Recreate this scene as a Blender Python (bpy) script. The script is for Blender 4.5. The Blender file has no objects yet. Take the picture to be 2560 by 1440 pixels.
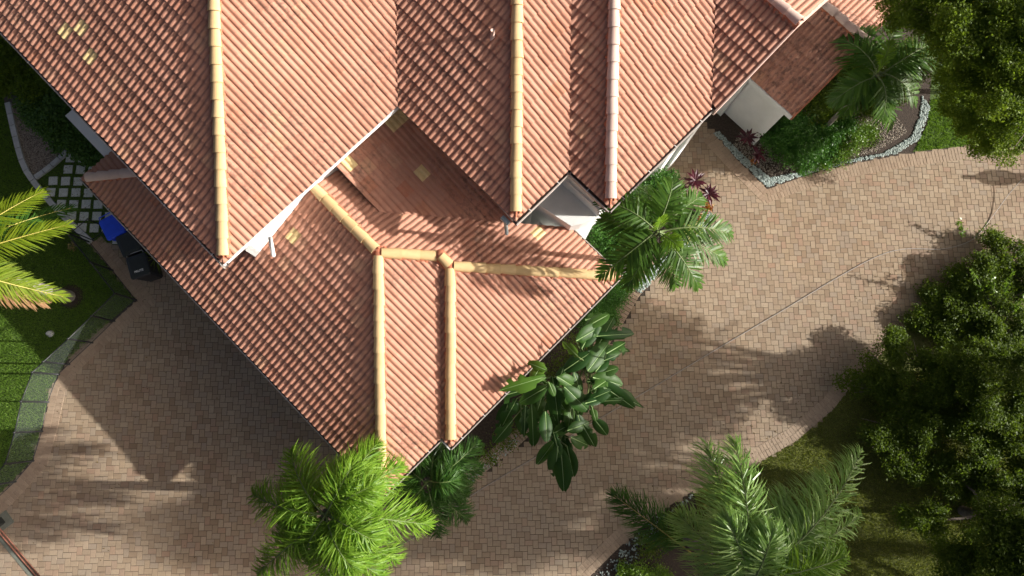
import bpy, bmesh, math, random
import numpy as np
from mathutils import Vector, Matrix, Quaternion
R_ = math.radians
random.seed(7); rng = np.random.default_rng(7)
S2 = math.sqrt(2)
# ------------------------------------------------------------------ camera, sky, sun, exposure
scene = bpy.context.scene
CAMH, FPX, NADX, NADY = 21.0, 1770.0, 1243.0, 1025.0      # camera height, focal length and where straight-down falls in the photo
_d = np.array([NADX-1280, -(NADY-720), -FPX]); _d /= np.linalg.norm(_d)
_z = -_d; _x = np.array([1, 0, 0.])-_z*_z[0]; _x /= np.linalg.norm(_x); _y = np.cross(_z, _x)
CR = np.array([_x, _y, _z])
cam_data = bpy.data.cameras.new('camera'); cam = bpy.data.objects.new('camera', cam_data)
scene.collection.objects.link(cam)
cam_data.lens = 36*FPX/2560; cam_data.sensor_width = 36; cam_data.clip_end = 500
m3 = Matrix(CR.tolist()); cam.matrix_world = Matrix.Translation((0, 0, CAMH)) @ m3.to_4x4()
scene.camera = cam
SUN_EL, SUN_AZ = 22.0, -1.0
sun_dir = Vector((math.cos(R_(SUN_EL))*math.cos(R_(SUN_AZ)), math.cos(R_(SUN_EL))*math.sin(R_(SUN_AZ)), math.sin(R_(SUN_EL))))
world = bpy.data.worlds.new('World'); scene.world = world; world.use_nodes = True
wn = world.node_tree; sky = wn.nodes.new('ShaderNodeTexSky'); sky.sky_type = 'NISHITA'; sky.sun_disc = False
sky.sun_elevation = R_(SUN_EL); sky.sun_rotation = R_(90-SUN_AZ); sky.air_density = 0.3; sky.dust_density = 7.0; sky.ozone_density = 0.0
bg = wn.nodes['Background']; bg.inputs[1].default_value = 0.086; wn.links.new(sky.outputs[0], bg.inputs[0])
sd = bpy.data.lights.new('sun', 'SUN'); sd.energy = 5.0; sd.angle = R_(0.5); sd.color = (1.0, 0.955, 0.89)
so = bpy.data.objects.new('sun', sd); scene.collection.objects.link(so); so.rotation_euler = sun_dir.to_track_quat('Z', 'Y').to_euler()
so.location = (30, 0, 20)
vs = scene.view_settings; vs.view_transform = 'Standard'; vs.look = 'None'; vs.exposure = 0.78; vs.gamma = 1.0; vs.use_curve_mapping = False
scene.render.engine = 'CYCLES'
# ------------------------------------------------------------------ helpers
COL = scene.collection
ORG = {}
def P(px, py, z=0.0):                      # point of the photograph at height z -> world
    v = CR @ np.array([px-1280, -(py-720), -FPX]); t = (z-CAMH)/v[2]
    return Vector((v[0]*t, v[1]*t, z))
def pix(p):
    c = CR.T @ (np.array([p[0], p[1], p[2]])-np.array([0, 0, CAMH])); return (1280+FPX*c[0]/-c[2], 720-FPX*c[1]/-c[2])
def UV(u, v, z=0.0): return Vector(((u+v)/S2, (v-u)/S2, z))
def tag(o, label=None, cat=None, group=None, kind=None):
    if label: o['label'] = label
    if cat: o['category'] = cat
    if group: o['group'] = group
    if kind: o['kind'] = kind
    return o
def thing(name, loc, label, cat, group=None):
    o = bpy.data.objects.new(name, None); o.empty_display_size = .2; COL.objects.link(o); o.location = loc
    ORG[o] = Vector(loc); return tag(o, label, cat, group)
def link(name, me, parent=None, mat=None):
    o = bpy.data.objects.new(name, me); COL.objects.link(o)
    if mat and not me.materials: me.materials.append(mat)
    if parent is not None: o.parent = parent
    return o
def np_mesh(name, V, Fs, smooth=False, rnd=None):
    """V (n,3); Fs list of face index tuples or int array (m,k); rnd per-face float"""
    me = bpy.data.meshes.new(name); V = np.asarray(V, dtype=np.float32)
    if isinstance(Fs, np.ndarray):
        m, k = Fs.shape; loops = Fs.reshape(-1).astype(np.int32); starts = (np.arange(m)*k).astype(np.int32)
    else:
        loops = np.array([i for f in Fs for i in f], dtype=np.int32); ln = np.array([len(f) for f in Fs]); starts = np.concatenate([[0], np.cumsum(ln)[:-1]]).astype(np.int32); m = len(Fs)
    me.vertices.add(len(V)); me.vertices.foreach_set('co', V.reshape(-1))
    me.loops.add(len(loops)); me.loops.foreach_set('vertex_index', loops)
    me.polygons.add(m); me.polygons.foreach_set('loop_start', starts)
    me.update(calc_edges=True)
    if smooth is True: me.polygons.foreach_set('use_smooth', np.ones(m, dtype=bool))
    elif smooth is False: me.polygons.foreach_set('use_smooth', np.zeros(m, dtype=bool))
    else: me.polygons.foreach_set('use_smooth', np.asarray(smooth, dtype=bool))
    if rnd is not None:
        a = me.attributes.new('rnd', 'FLOAT', 'FACE'); a.data.foreach_set('value', np.asarray(rnd, dtype=np.float32))
    me.validate(); return me
class MB:                                   # collects shapes in world coordinates
    def __init__(s): s.v = []; s.f = []; s.r = []; s.sm = []
    def add(s, V, F, r=0.5, sm=False):
        b = len(s.v); s.v.extend([tuple(p) for p in V]); s.f.extend([tuple(b+i for i in f) for f in F]); s.r.extend([r]*len(F)); s.sm.extend([sm]*len(F)); return s
    def box(s, c, dx, dy, dz, rz=0.0, r=.5, taper=1.0):
        """c = centre of the bottom face"""
        ca, sa = math.cos(rz), math.sin(rz); V = []
        for zz, k in ((0, 1), (dz, taper)):
            for sx, sy in ((-1, -1), (1, -1), (1, 1), (-1, 1)):
                x, y = sx*dx/2*k, sy*dy/2*k; V.append((c[0]+x*ca-y*sa, c[1]+x*sa+y*ca, c[2]+zz))
        return s.add(V, [(3, 2, 1, 0), (4, 5, 6, 7), (0, 1, 5, 4), (1, 2, 6, 5), (2, 3, 7, 6), (3, 0, 4, 7)], r)
    def tube(s, pts, rad, n=6, cap=True, r=.5):
        pts = [Vector(p) for p in pts]; rad = [rad]*len(pts) if not hasattr(rad, '__len__') else rad
        V = []; up = Vector((0.13, 0.21, 1)).normalized()
        for i, p in enumerate(pts):
            t = (pts[min(i+1, len(pts)-1)]-pts[max(i-1, 0)]).normalized()
            a = t.cross(up)
            if a.length < 1e-3: a = t.cross(Vector((1, 0, 0)))
            a.normalize(); b = t.cross(a)
            for k in range(n):
                w = 2*math.pi*k/n; V.append(p+(a*math.cos(w)+b*math.sin(w))*rad[i])
        F = [(i*n+k, i*n+(k+1) % n, (i+1)*n+(k+1) % n, (i+1)*n+k) for i in range(len(pts)-1) for k in range(n)]
        if cap: F += [tuple(range(n)), tuple(range((len(pts)-1)*n, len(pts)*n))[::-1]]
        return s.add(V, F, r, True)
    def prism(s, poly, z0, z1, r=.5):       # poly = xy list
        n = len(poly); V = [(p[0], p[1], z0) for p in poly]+[(p[0], p[1], z1) for p in poly]
        F = [tuple(range(n))[::-1], tuple(range(n, 2*n))]+[(i, (i+1) % n, n+(i+1) % n, n+i) for i in range(n)]
        return s.add(V, F, r)
    def build(s, name, mat, parent=None, kind=None):
        if not s.v: return None
        o_ = ORG.get(parent, Vector((0, 0, 0))) if parent is not None else Vector((0, 0, 0))
        V = np.array(s.v, dtype=np.float64)-np.array(o_)
        me = np_mesh(name, V, s.f, s.sm, s.r); o = link(name, me, parent, mat)
        ORG[o] = o_
        if kind: o['kind'] = kind
        return o
def quads_obj(name, Q, mat, parent=None, rnd=None, kind=None):
    """Q (n,k,3) independent polygons in world coordinates"""
    Q = np.asarray(Q); n, k, _ = Q.shape
    o_ = ORG.get(parent, Vector((0, 0, 0))) if parent is not None else Vector((0, 0, 0))
    V = Q.reshape(-1, 3)-np.array(o_); F = np.arange(n*k).reshape(n, k)
    o = link(name, np_mesh(name, V, F, False, rnd), parent, mat); ORG[o] = o_
    if kind: o['kind'] = kind
    return o
def in_poly(x, y, poly):
    c = False; n = len(poly); j = n-1
    for i in range(n):
        xi, yi = poly[i][0], poly[i][1]; xj, yj = poly[j][0], poly[j][1]
        if (yi > y) != (yj > y) and x < (xj-xi)*(y-yi)/(yj-yi)+xi: c = not c
        j = i
    return c
def in_poly_np(X, Y, poly):
    c = np.zeros(len(X), bool); n = len(poly); j = n-1
    for i in range(n):
        xi, yi = poly[i][0], poly[i][1]; xj, yj = poly[j][0], poly[j][1]
        with np.errstate(divide='ignore', invalid='ignore'):
            t = ((yi > Y) != (yj > Y)) & (X < (xj-xi)*(Y-yi)/((yj-yi) if yj != yi else 1e-9)+xi)
        c ^= t; j = i
    return c
def PX(lst, z=0.0): return [P(a, b, z) for a, b in lst]
def sample_poly(poly, n):
    xs = [p[0] for p in poly]; ys = [p[1] for p in poly]; out = []
    got = 0; res = []
    while got < n:
        X = rng.uniform(min(xs), max(xs), n*2); Y = rng.uniform(min(ys), max(ys), n*2); k = in_poly_np(X, Y, poly)
        res.append(np.stack([X[k], Y[k]], 1)); got += k.sum()
    return np.concatenate(res)[:n]
def densify(pts, step):
    out = [pts[0]]
    for a, b in zip(pts[:-1], pts[1:]):
        n = max(1, int((b-a).length/step)); out += [a.lerp(b, (i+1)/n) for i in range(n)]
    return out
def smooth_path(pts, n=8):
    pts = [Vector(p) for p in pts]; q = [pts[0]*2-pts[1]]+pts+[pts[-1]*2-pts[-2]]; out = []
    for i in range(1, len(q)-2):
        p0, p1, p2, p3 = q[i-1:i+3]
        for k in range(n):
            t = k/n; out.append(.5*((2*p1)+(-p0+p2)*t+(2*p0-5*p1+4*p2-p3)*t*t+(-p0+3*p1-3*p2+p3)*t**3))
    out.append(pts[-1]); return out
# ------------------------------------------------------------------ materials
class NT:
    def __init__(s, name):
        s.m = bpy.data.materials.new(name); s.m.use_nodes = True; s.t = s.m.node_tree; s.b = s.t.nodes['Principled BSDF']; s.o = s.t.nodes['Material Output']
    def n(s, t, **kw):
        x = s.t.nodes.new(t)
        for k, v in kw.items():
            if k in x.inputs: x.inputs[k].default_value = v
            else: setattr(x, k, v)
        return x
    def l(s, a, b): s.t.links.new(a, b)
    def noise(s, scale, detail=4, rough=.6, coord='Object'):
        tc = s.n('ShaderNodeTexCoord') if coord != 'World' else s.n('ShaderNodeNewGeometry')
        x = s.n('ShaderNodeTexNoise'); x.inputs['Scale'].default_value = scale; x.inputs['Detail'].default_value = detail; x.inputs['Roughness'].default_value = rough
        s.l(tc.outputs['Position' if coord == 'World' else coord], x.inputs['Vector']); return x.outputs['Fac']
    def ramp(s, fac, stops, interp='LINEAR'):
        r = s.n('ShaderNodeValToRGB'); r.color_ramp.interpolation = interp; e = r.color_ramp.elements
        while len(e) < len(stops): e.new(0.5)
        for k, (p, c) in zip(e, stops): k.position = p; k.color = (*c, 1) if len(c) == 3 else c
        s.l(fac, r.inputs[0]); return r.outputs[0]
    def mix(s, fac, a, b, mode='MIX'):
        x = s.n('ShaderNodeMix'); x.data_type = 'RGBA'; x.blend_type = mode
        for sock, v in ((x.inputs[0], fac), (x.inputs[6], a), (x.inputs[7], b)):
            if hasattr(v, 'is_output'): s.l(v, sock)
            elif isinstance(v, (int, float)): sock.default_value = v
            else: sock.default_value = (*v, 1)
        return x.outputs[2]
    def math(s, op, a, b=0.5):
        x = s.n('ShaderNodeMath'); x.operation = op
        for i, v in enumerate((a, b)):
            if hasattr(v, 'is_output'): s.l(v, x.inputs[i])
            else: x.inputs[i].default_value = v
        return x.outputs[0]
    def bump(s, h, strength=.3, dist=.01):
        x = s.n('ShaderNodeBump'); x.inputs['Strength'].default_value = strength; x.inputs['Distance'].default_value = dist
        s.l(h, x.inputs['Height']); s.l(x.outputs[0], s.b.inputs['Normal'])
    def rnd(s, source):
        if source == 'object': return s.n('ShaderNodeObjectInfo').outputs['Random']
        a = s.n('ShaderNodeAttribute'); a.attribute_name = 'rnd'; return a.outputs['Fac']
def plain(name, c, rough=.6, var=.15, scale=6, metal=0, bump=0, spec=.5):
    t = NT(name); n = t.noise(scale); c = np.array(c)
    t.l(t.ramp(n, [(.3, c*(1-var)), (.7, c*(1+var))]), t.b.inputs['Base Color'])
    t.b.inputs['Roughness'].default_value = rough; t.b.inputs['Metallic'].default_value = metal; t.b.inputs['Specular IOR Level'].default_value = spec
    if bump: t.bump(t.noise(scale*8), bump)
    return t.m
def leafmat(name, c1, c2, trans=.35, rough=.4, source='attr', tcol=None, spec=.4):
    t = NT(name); col = t.ramp(t.rnd(source), [(0, c1), (1, c2)])
    nz = t.noise(1.3, 3); col = t.mix(t.math('MULTIPLY', nz, .35), col, tuple(np.array(c1)*.8))
    t.l(col, t.b.inputs['Base Color']); t.b.inputs['Roughness'].default_value = rough; t.b.inputs['Specular IOR Level'].default_value = spec
    tr = t.n('ShaderNodeBsdfTranslucent'); tc = tcol or tuple(np.array(c2)*np.array([1.5, 1.6, .7]))
    t.l(t.mix(.5, col, tc), tr.inputs[0]); mx = t.n('ShaderNodeMixShader'); mx.inputs[0].default_value = trans
    t.l(t.b.outputs[0], mx.inputs[1]); t.l(tr.outputs[0], mx.inputs[2]); t.l(mx.outputs[0], t.o.inputs[0]); return t.m
def tilemat(name, source, stops, stain=.6):
    t = NT(name); col = t.ramp(t.rnd(source), stops)
    w = t.noise(0.55, 5, .65, 'World'); col = t.mix(t.math('MULTIPLY', t.math('GREATER_THAN', w, .0), t.ramp(w, [(.42, (0, 0, 0)), (.72, (.55, .55, .55))])), col, (.34, .165, .105))
    f = t.noise(9, 5, .7, 'World'); col = t.mix(t.ramp(f, [(.35, (.0, .0, .0)), (.85, (.4, .4, .4))]), col, (.50, .31, .23))
    # black algae streaks in patches
    p1 = t.noise(.42, 2, .5, 'World'); p2 = t.noise(6.5, 4, .75, 'World')
    st = t.math('MULTIPLY', t.ramp(p1, [(.46, (0, 0, 0)), (.62, (1, 1, 1))]), t.ramp(p2, [(.48, (0, 0, 0)), (.64, (1, 1, 1))]))
    col = t.mix(t.math('MULTIPLY', st, stain), col, (.05, .04, .035))
    t.l(col, t.b.inputs['Base Color']); t.b.inputs['Roughness'].default_value = .75; t.b.inputs['Specular IOR Level'].default_value = .25
    t.bump(t.noise(60, 3, .6, 'World'), .15, .004); return t.m
TS = [(0, (0.418, 0.186, 0.12)), (0.25, (0.451, 0.214, 0.141)), (0.6, (0.47, 0.228, 0.154)), (0.92, (0.489, 0.249, 0.171)), (0.965, (0.503, 0.279, 0.173)), (1, (0.446, 0.167, 0.096))]
M = {}
M['tile_obj'] = tilemat('roof_tile', 'object', TS); M['tile_attr'] = tilemat('roof_tiles_rest', 'attr', TS)
M['tile_yellow'] = plain('yellow_tile', (.66, .50, .24), .7, .12, 12)
def ridgemat(n, a, b):
    t = NT(n); c = t.ramp(t.rnd('object'), [(0, a), (1, b)]); nz = t.noise(5, 4, .6, 'World')
    c = t.mix(t.ramp(nz, [(.45, (0, 0, 0)), (.8, (.4, .4, .4))]), c, tuple(np.array(a)*.75)); t.l(c, t.b.inputs['Base Color']); t.b.inputs['Roughness'].default_value = .7; t.b.inputs['Specular IOR Level'].default_value = .3
    return t.m
M['ridge_yellow'] = ridgemat('ridge_cream', (.57, .40, .195), (.65, .47, .24)); M['ridge_pink'] = ridgemat('ridge_pink', (.60, .43, .36), (.68, .52, .44))
M['mortar'] = plain('ridge_mortar', (.45, .16, .085), .9, .3, 9, bump=.6)
M['deck'] = plain('roof_underlay', (.16, .075, .055), .9, .2, 5)
M['gutter'] = plain('gutter_brown', (.12, .09, .075), .5, .25, 4); M['gutter_lip'] = plain('gutter_lip', (.42, .38, .34), .5, .15, 5)
M['strap'] = plain('gutter_strap', (.62, .62, .60), .4, .1, 5)
M['white'] = plain('white_stucco', (.74, .75, .73), .8, .05, 3, bump=.1); M['soffit'] = plain('soffit', (.6, .6, .58), .8, .05)
M['flash'] = plain('flashing', (.30, .37, .38), .5, .15, 3)
PS = [(0, (0.233, 0.16, 0.1)), (0.2, (0.298, 0.22, 0.143)), (0.42, (0.343, 0.26, 0.171)), (0.62, (0.358, 0.281, 0.194)), (0.78, (0.288, 0.23, 0.169)), (0.9, (0.328, 0.212, 0.14)), (1, (0.403, 0.323, 0.223))]
def pavermat(n, src, stops):
    t = NT(n); c = t.ramp(t.rnd(src), stops); w = t.noise(.5, 3, .5, 'World'); c = t.mix(t.ramp(w, [(.35, (0, 0, 0)), (.7, (.28, .28, .28))]), c, (.30, .228, .162))
    g_ = t.noise(.16, 3, .55, 'World'); c = t.mix(t.ramp(g_, [(.40, (0, 0, 0)), (.62, (.38, .38, .38))]), c, (.345, .295, .228)); st_ = t.noise(.9, 5, .7, 'World'); c = t.mix(t.ramp(st_, [(.56, (0, 0, 0)), (.74, (.45, .45, .45))]), c, (.19, .135, .095))
    f = t.noise(22, 4, .7, 'World'); c = t.mix(t.ramp(f, [(.4, (0, 0, 0)), (.8, (.5, .5, .5))]), c, (.22, .165, .125))
    t.l(c, t.b.inputs['Base Color']); t.b.inputs['Roughness'].default_value = .85; t.b.inputs['Specular IOR Level'].default_value = .2
    t.bump(t.noise(90, 3, .6, 'World'), .25, .004); return t.m
M['paver_obj'] = pavermat('paver', 'object', PS); M['paver_attr'] = pavermat('paver_rest', 'attr', PS)
BS = [(0, (.31, .22, .15)), (.5, (.36, .265, .185)), (1, (.41, .305, .215))]
M['bord_obj'] = pavermat('border_brick', 'object', BS); M['bord_attr'] = pavermat('border_brick_rest', 'attr', BS)
M['sand'] = plain('joint_sand', (.065, .05, .038), .95, .3, 20)
def soilmat(n, a, b, c, sc=18):
    t = NT(n); x = t.ramp(t.noise(sc, 6, .75, 'World'), [(.3, a), (.52, b), (.72, c)]); t.l(x, t.b.inputs['Base Color']); t.b.inputs['Roughness'].default_value = .95; t.bump(t.noise(40, 5, .7, 'World'), .8, .03); return t.m
M['soil'] = soilmat('soil', (.018, .013, .01), (.05, .035, .025), (.10, .075, .055)); M['lawn'] = soilmat('lawn_thatch', (.035, .065, .012), (.065, .115, .02), (.10, .15, .035), 7)
M['lawn_dry'] = soilmat('lawn_dry', (.06, .075, .012), (.11, .125, .025), (.16, .165, .045), 9)
M['gravel_base'] = soilmat('gravel_base', (.06, .05, .04), (.12, .10, .08), (.2, .18, .15), 30)
M['grass'] = leafmat('grass_blades', (.09, .185, .018), (.20, .33, .045), .35, .6); M['grass_dry'] = leafmat('dry_grass_blades', (.10, .14, .018), (.23, .25, .05), .35, .6)
M['concrete'] = plain('concrete', (.50, .51, .49), .9, .14, 6, bump=.2); M['slab'] = plain('pale_slab', (.68, .69, .65), .9, .1, 8, bump=.2)
M['pebble'] = leafmat('pale_pebbles', (.17, .225, .21), (.47, .54, .50), 0, .6); M['gravel'] = leafmat('brown_gravel', (.16, .12, .09), (.46, .41, .33), 0, .8)
M['dull_concrete'] = plain('dull_concrete', (.15, .16, .13), .9, .2, 6, bump=.2); M['bark'] = plain('bark', (.16, .13, .10), .9, .3, 14, bump=.5); M['palm_trunk'] = plain('palm_trunk', (.23, .205, .175), .9, .25, 9, bump=.4)
M['stem'] = plain('green_stem', (.12, .17, .05), .6, .2, 8); M['petiole'] = plain('yellow_petiole', (.42, .36, .08), .5, .2, 6)
M['bin_black'] = plain('black_plastic', (.022, .026, .032), .45, .15, 4); M['bin_blue'] = plain('blue_plastic', (.02, .085, .85), .45, .1, 4); M['grey_metal'] = plain('grey_metal', (.35, .35, .35), .4, .1, 6, .6)
M['black_metal'] = plain('black_metal', (.02, .022, .022), .5, .1, 6); M['letter'] = plain('white_lettering', (.75, .75, .75), .6, .02)
M['cable'] = plain('cable', (.34, .31, .28), .6, .1, 5); M['rust'] = plain('rusty_track', (.22, .09, .06), .8, .3, 9); M['leafbrown'] = plain('dry_leaf', (.10, .06, .035), .9, .3, 9)
# ------------------------------------------------------------------ ground, lawns, beds
def sheet(name, poly, z, mat, kind='structure'):
    o = link(name, np_mesh(name, [(p[0], p[1], z) for p in poly], [tuple(range(len(poly)))]), None, mat); o['kind'] = kind; return o
def lpoly(pts): return PX(pts)
sheet('ground', [(-70, -70), (70, -70), (70, 70), (-70, 70)], -.08, M['soil'])
LAWN_L = lpoly([(-900, -200), (-40, 100), (10, 250), (40, 370), (75, 440), (215, 600), (338, 748), (250, 826), (168, 900), (125, 970), (106, 1060), (80, 1150), (0, 1235), (-900, 1700)])
LAWN_R = lpoly([(2700, 700), (2380, 700), (2155, 930), (2085, 1022), (1992, 1102), (1882, 1165), (1735, 1226), (1745, 1290), (1900, 1500), (2300, 1800), (3600, 1800), (3600, 700)])
LAWN_U = lpoly([(2325, 250), (2318, 310), (2282, 380), (2400, 366), (2560, 352), (3400, 300), (3400, -300), (2360, -300)])
BED1 = lpoly([(1700, 230), (1782, 332), (1846, 402), (1918, 472), (2020, 437), (2127, 410), (2282, 382), (2318, 310), (2325, 250), (2360, -300), (1990, -300)])
BED2 = lpoly([(900, 1130), (935, 1225), (1000, 1290), (1085, 1290), (1170, 1216), (1302, 1110), (1410, 1010), (1490, 910), (1552, 820), (1600, 738), (1660, 672), (1740, 605), (1788, 540), (1765, 500), (1690, 425), (1560, 400), (1300, 700)])
BED3 = lpoly([(1735, 1226), (1640, 1286), (1545, 1372), (1466, 1450), (1380, 1560), (2300, 1800), (1900, 1500), (1745, 1290)])
GARDEN = lpoly([(-40, 100), (10, 250), (40, 370), (75, 440), (95, 452), (170, 385), (300, 420), (420, 300), (100, -50)])
PADS = lpoly([(95, 452), (75, 440), (215, 600), (340, 620), (420, 560), (300, 380), (170, 385)])
sheet('lawn', LAWN_L, -.004, M['lawn']); sheet('lawn', LAWN_R, -.004, M['lawn_dry']); sheet('lawn', LAWN_U, -.004, M['lawn'])
sheet('planting_bed', BED1, -.002, M['soil']); sheet('planting_bed', BED2, -.002, M['soil']); sheet('planting_bed', BED3, -.002, M['soil'])
sheet('garden_bed', GARDEN, -.001, M['gravel_base'])
path = sheet('garden_path', PADS, -.003, M['lawn'])
HOUSE_IN = [UV(-12, -2.9), UV(-1.1, -2.9), UV(-1.1, 4.0), UV(-2.5, 6.0), UV(-2.5, 16), UV(-22, 16), UV(-22, -1.2), UV(-12, -1.2)]
EXCL = [LAWN_L, LAWN_R, LAWN_U, BED1, BED2, BED3, GARDEN, PADS, HOUSE_IN]
# ---- driveway pavers (herringbone of 6 x 9 inch blocks)
BW, BL = .152, .228
def paver_mesh(L, W, H=.06, c=.003, g=.0048):
    a, b = L/2-g, W/2-g; V = []
    for (x, y, z) in ((a, b, -H), (a, b, -c), (a-c, b-c, 0)):
        V += [(-x, -y, z), (x, -y, z), (x, y, z), (-x, y, z)]
    F = [(8, 9, 10, 11)]
    for k in (0, 4): F += [(k+i, k+(i+1) % 4, k+4+(i+1) % 4, k+4+i) for i in range(4)]
    return np.array(V), F
drive = sheet('driveway', [(-30, -18), (30, -18), (30, 13), (-30, 13)], -.009, M['sand'])
cells = []
ang = R_(.6)
for i in range(-260, 260):
    for j in range(-160, 160):
        ox, oy = i*BW+j*BL, i*BW-j*BL
        for (cx, cy, vert) in ((ox+BL/2, oy+BW/2, 0), (ox+BL+BW/2, oy+BW-BL/2, 1)):
            if -17.5 < cx < 19 and -7.5 < cy < 11.5: cells.append((cx, cy, vert))
cells = np.array(cells); ca, sa = math.cos(ang), math.sin(ang)
X, Y = cells[:, 0]*ca-cells[:, 1]*sa, cells[:, 0]*sa+cells[:, 1]*ca
keep = np.ones(len(X), bool)
for poly in EXCL: keep &= ~in_poly_np(X, Y, poly)
keep &= ~((Y > 6.2) & (X < 1))
X, Y, Vt = X[keep], Y[keep], cells[keep, 2]
pv, pf = paver_mesh(BL, BW); me_p = np_mesh('paver', pv, pf); me_p.materials.append(M['paver_obj'])
c0 = P(1760, 800); dist = np.hypot(X-c0.x, (Y-c0.y)*1.3); order = np.argsort(dist); own = set(order[:300].tolist())
SV, SF, SR = [], [], []
for k in range(len(X)):
    rot = ang+(math.pi/2 if Vt[k] else 0)+random.gauss(0, .006); dz = random.gauss(0, .0012); tx, ty = random.gauss(0, .004), random.gauss(0, .004)
    if k in own:
        o = link('paver', me_p, drive); o.location = (X[k], Y[k], dz); o.rotation_euler = (tx, ty, rot)
    else:
        c, s = math.cos(rot), math.sin(rot); b = len(SV)*12
        q = np.empty((12, 3)); q[:, 0] = pv[:, 0]*c-pv[:, 1]*s+X[k]; q[:, 1] = pv[:, 0]*s+pv[:, 1]*c+Y[k]; q[:, 2] = pv[:, 2]+dz+pv[:, 0]*ty+pv[:, 1]*tx
        SV.append(q); SF += [tuple(b+i for i in f) for f in pf]; SR += [random.random()]*len(pf)
o = link('pavers', np_mesh('pavers', np.concatenate(SV), SF, False, SR), drive, M['paver_attr']); o['kind'] = 'stuff'
# ---- soldier-course borders: two rows of narrow bricks along each edge (polyline at the bed side, bricks laid to its left/right)
bv, bf = paver_mesh(.205, .103, c=.006, g=.003); me_b = np_mesh('border_brick', bv, bf); me_b.materials.append(M['bord_obj'])
borders = [([(2560, 356), (2400, 368), (2253, 387), (2127, 410), (2020, 437), (1918, 473), (1846, 402), (1782, 332)], -1, 2),
           ([(1690, 425), (1765, 500), (1788, 541), (1740, 605), (1660, 672), (1600, 738), (1552, 820), (1490, 910), (1410, 1010), (1302, 1110), (1170, 1216), (1085, 1290), (1000, 1290)], 1, 2),
           ([(2260, 830), (2155, 930), (2085, 1022), (1992, 1102), (1882, 1165), (1735, 1226), (1640, 1286), (1545, 1372), (1466, 1450)], 1, 2),
           ([(225, 612), (343, 752), (250, 830), (170, 905), (129, 970), (110, 1060), (84, 1150), (0, 1240), (-60, 1285)], -1, 2)]
BR = []
for pts, side, rows in borders:
    wp = PX(pts)
    for r in range(rows):
        off = .105+.207*r
        # offset polyline
        q = []
        for i in range(len(wp)):
            d0 = (wp[i]-wp[i-1]).normalized() if i else (wp[1]-wp[0]).normalized(); d1 = (wp[i+1]-wp[i]).normalized() if i < len(wp)-1 else d0
            n0 = Vector((-d0.y, d0.x, 0)); n1 = Vector((-d1.y, d1.x, 0)); nn = (n0+n1).normalized(); k = 1/max(.4, nn.dot(n0))
            q.append(wp[i]+nn*side*off*k*(-1))
        run = 0
        for a, b in zip(q[:-1], q[1:]):
            L = (b-a).length; d = (b-a)/L; n = max(1, round(L/.104))
            for i in range(n):
                p = a+d*(L*(i+.5)/n); BR.append((p.x, p.y, math.atan2(d.y, d.x)+math.pi/2))
BR = [b for b in BR if True]
bd = sorted(range(len(BR)), key=lambda k: abs(BR[k][0]-P(1650, 0).x)*.6+abs(BR[k][1]-P(0, 620).y)); ownb = set(bd[:300])
SV, SF, SR = [], [], []
for k, (x, y, rot) in enumerate(BR):
    rot += random.gauss(0, .01); dz = .006+random.gauss(0, .001)
    if k in ownb:
        o = link('border_brick', me_b, drive); o.location = (x, y, dz); o.rotation_euler = (0, 0, rot)
    else:
        c, s = math.cos(rot), math.sin(rot); b = len(SV)*12; q = np.empty((12, 3)); q[:, 0] = bv[:, 0]*c-bv[:, 1]*s+x; q[:, 1] = bv[:, 0]*s+bv[:, 1]*c+y; q[:, 2] = bv[:, 2]+dz
        SV.append(q); SF += [tuple(b+i for i in f) for f in bf]; SR += [random.random()]*len(bf)
o = link('border_bricks', np_mesh('border_bricks', np.concatenate(SV), SF, False, SR), drive, M['bord_attr']); o['kind'] = 'stuff'
# ------------------------------------------------------------------ house
HB = UV(-6, 2, 0); house = thing('house', HB, 'white house with hipped terracotta tile roofs and cream ridge tiles', 'house')
PITCH = .4; GZ = 2.8
CP = math.cos(math.atan(PITCH))
SL = {}   # name: fall axis ('u+','u-','v+','v-'), eave position, eave z, convex pieces
EZ = 5.56
V1, U1, VA, UB, VB, UC, VC, VR = -1.96, -6.58, 3.31, -2.74, 5.04, -1.45, 8.46, 10.80
YT = 14.4*S2                                  # the roofs run on past the top of the picture to y = 14.4
def hipt(u, v): t = (YT-(v-u))/2; return (u-t, v+t)
URK = UC+.17; VS = VR-VC
SL['A1'] = ('v-', V1, EZ, [[(U1, V1), hipt(U1, V1), (-18.5, YT-18.5), (-18.5, V1)]])
SL['A2'] = ('u+', U1, EZ, [[(U1, V1), (U1, VA), hipt(U1, VA), hipt(U1, V1)]])
SL['A3L'] = ('v-', VA, EZ, [[(U1, VA), (UB, VA), hipt(UB, VA), hipt(U1, VA)]])
SL['A3R'] = ('u+', UB, EZ, [[(UB, VA), (UB, VB), hipt(UB, VB), hipt(UB, VA)]])
SL['A4L'] = ('v-', VB, EZ, [[(UB, VB), (UC, VB), hipt(UC, VB), hipt(UB, VB)]])
SL['A4R'] = ('u+', UC, EZ, [[(UC, VB), (UC, VC), hipt(UC, VC), hipt(UC, VB)], [(UC-VS, VR), (UC, VR+VS), hipt(UC, VC)]])
SL['A5L'] = ('v-', VC, EZ, [[(UC, VC), (URK, VC), (URK, VR), (UC-VS, VR)]])
SL['A5R'] = ('v+', VR+VS, EZ, [[(URK, VR), (URK, VR+VS), (UC, VR+VS), (UC-VS, VR)]])
SL['C1'] = ('v-', 11.40, GZ, [[(-1.75, 11.40), (.10, 11.40), (.10, 13.74), (-1.75, 13.74)]])
SL['C2'] = ('v+', 16.08, GZ, [[(-1.75, 13.74), (.10, 13.74), (.10, 16.08), (-1.75, 16.08)]])
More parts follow.
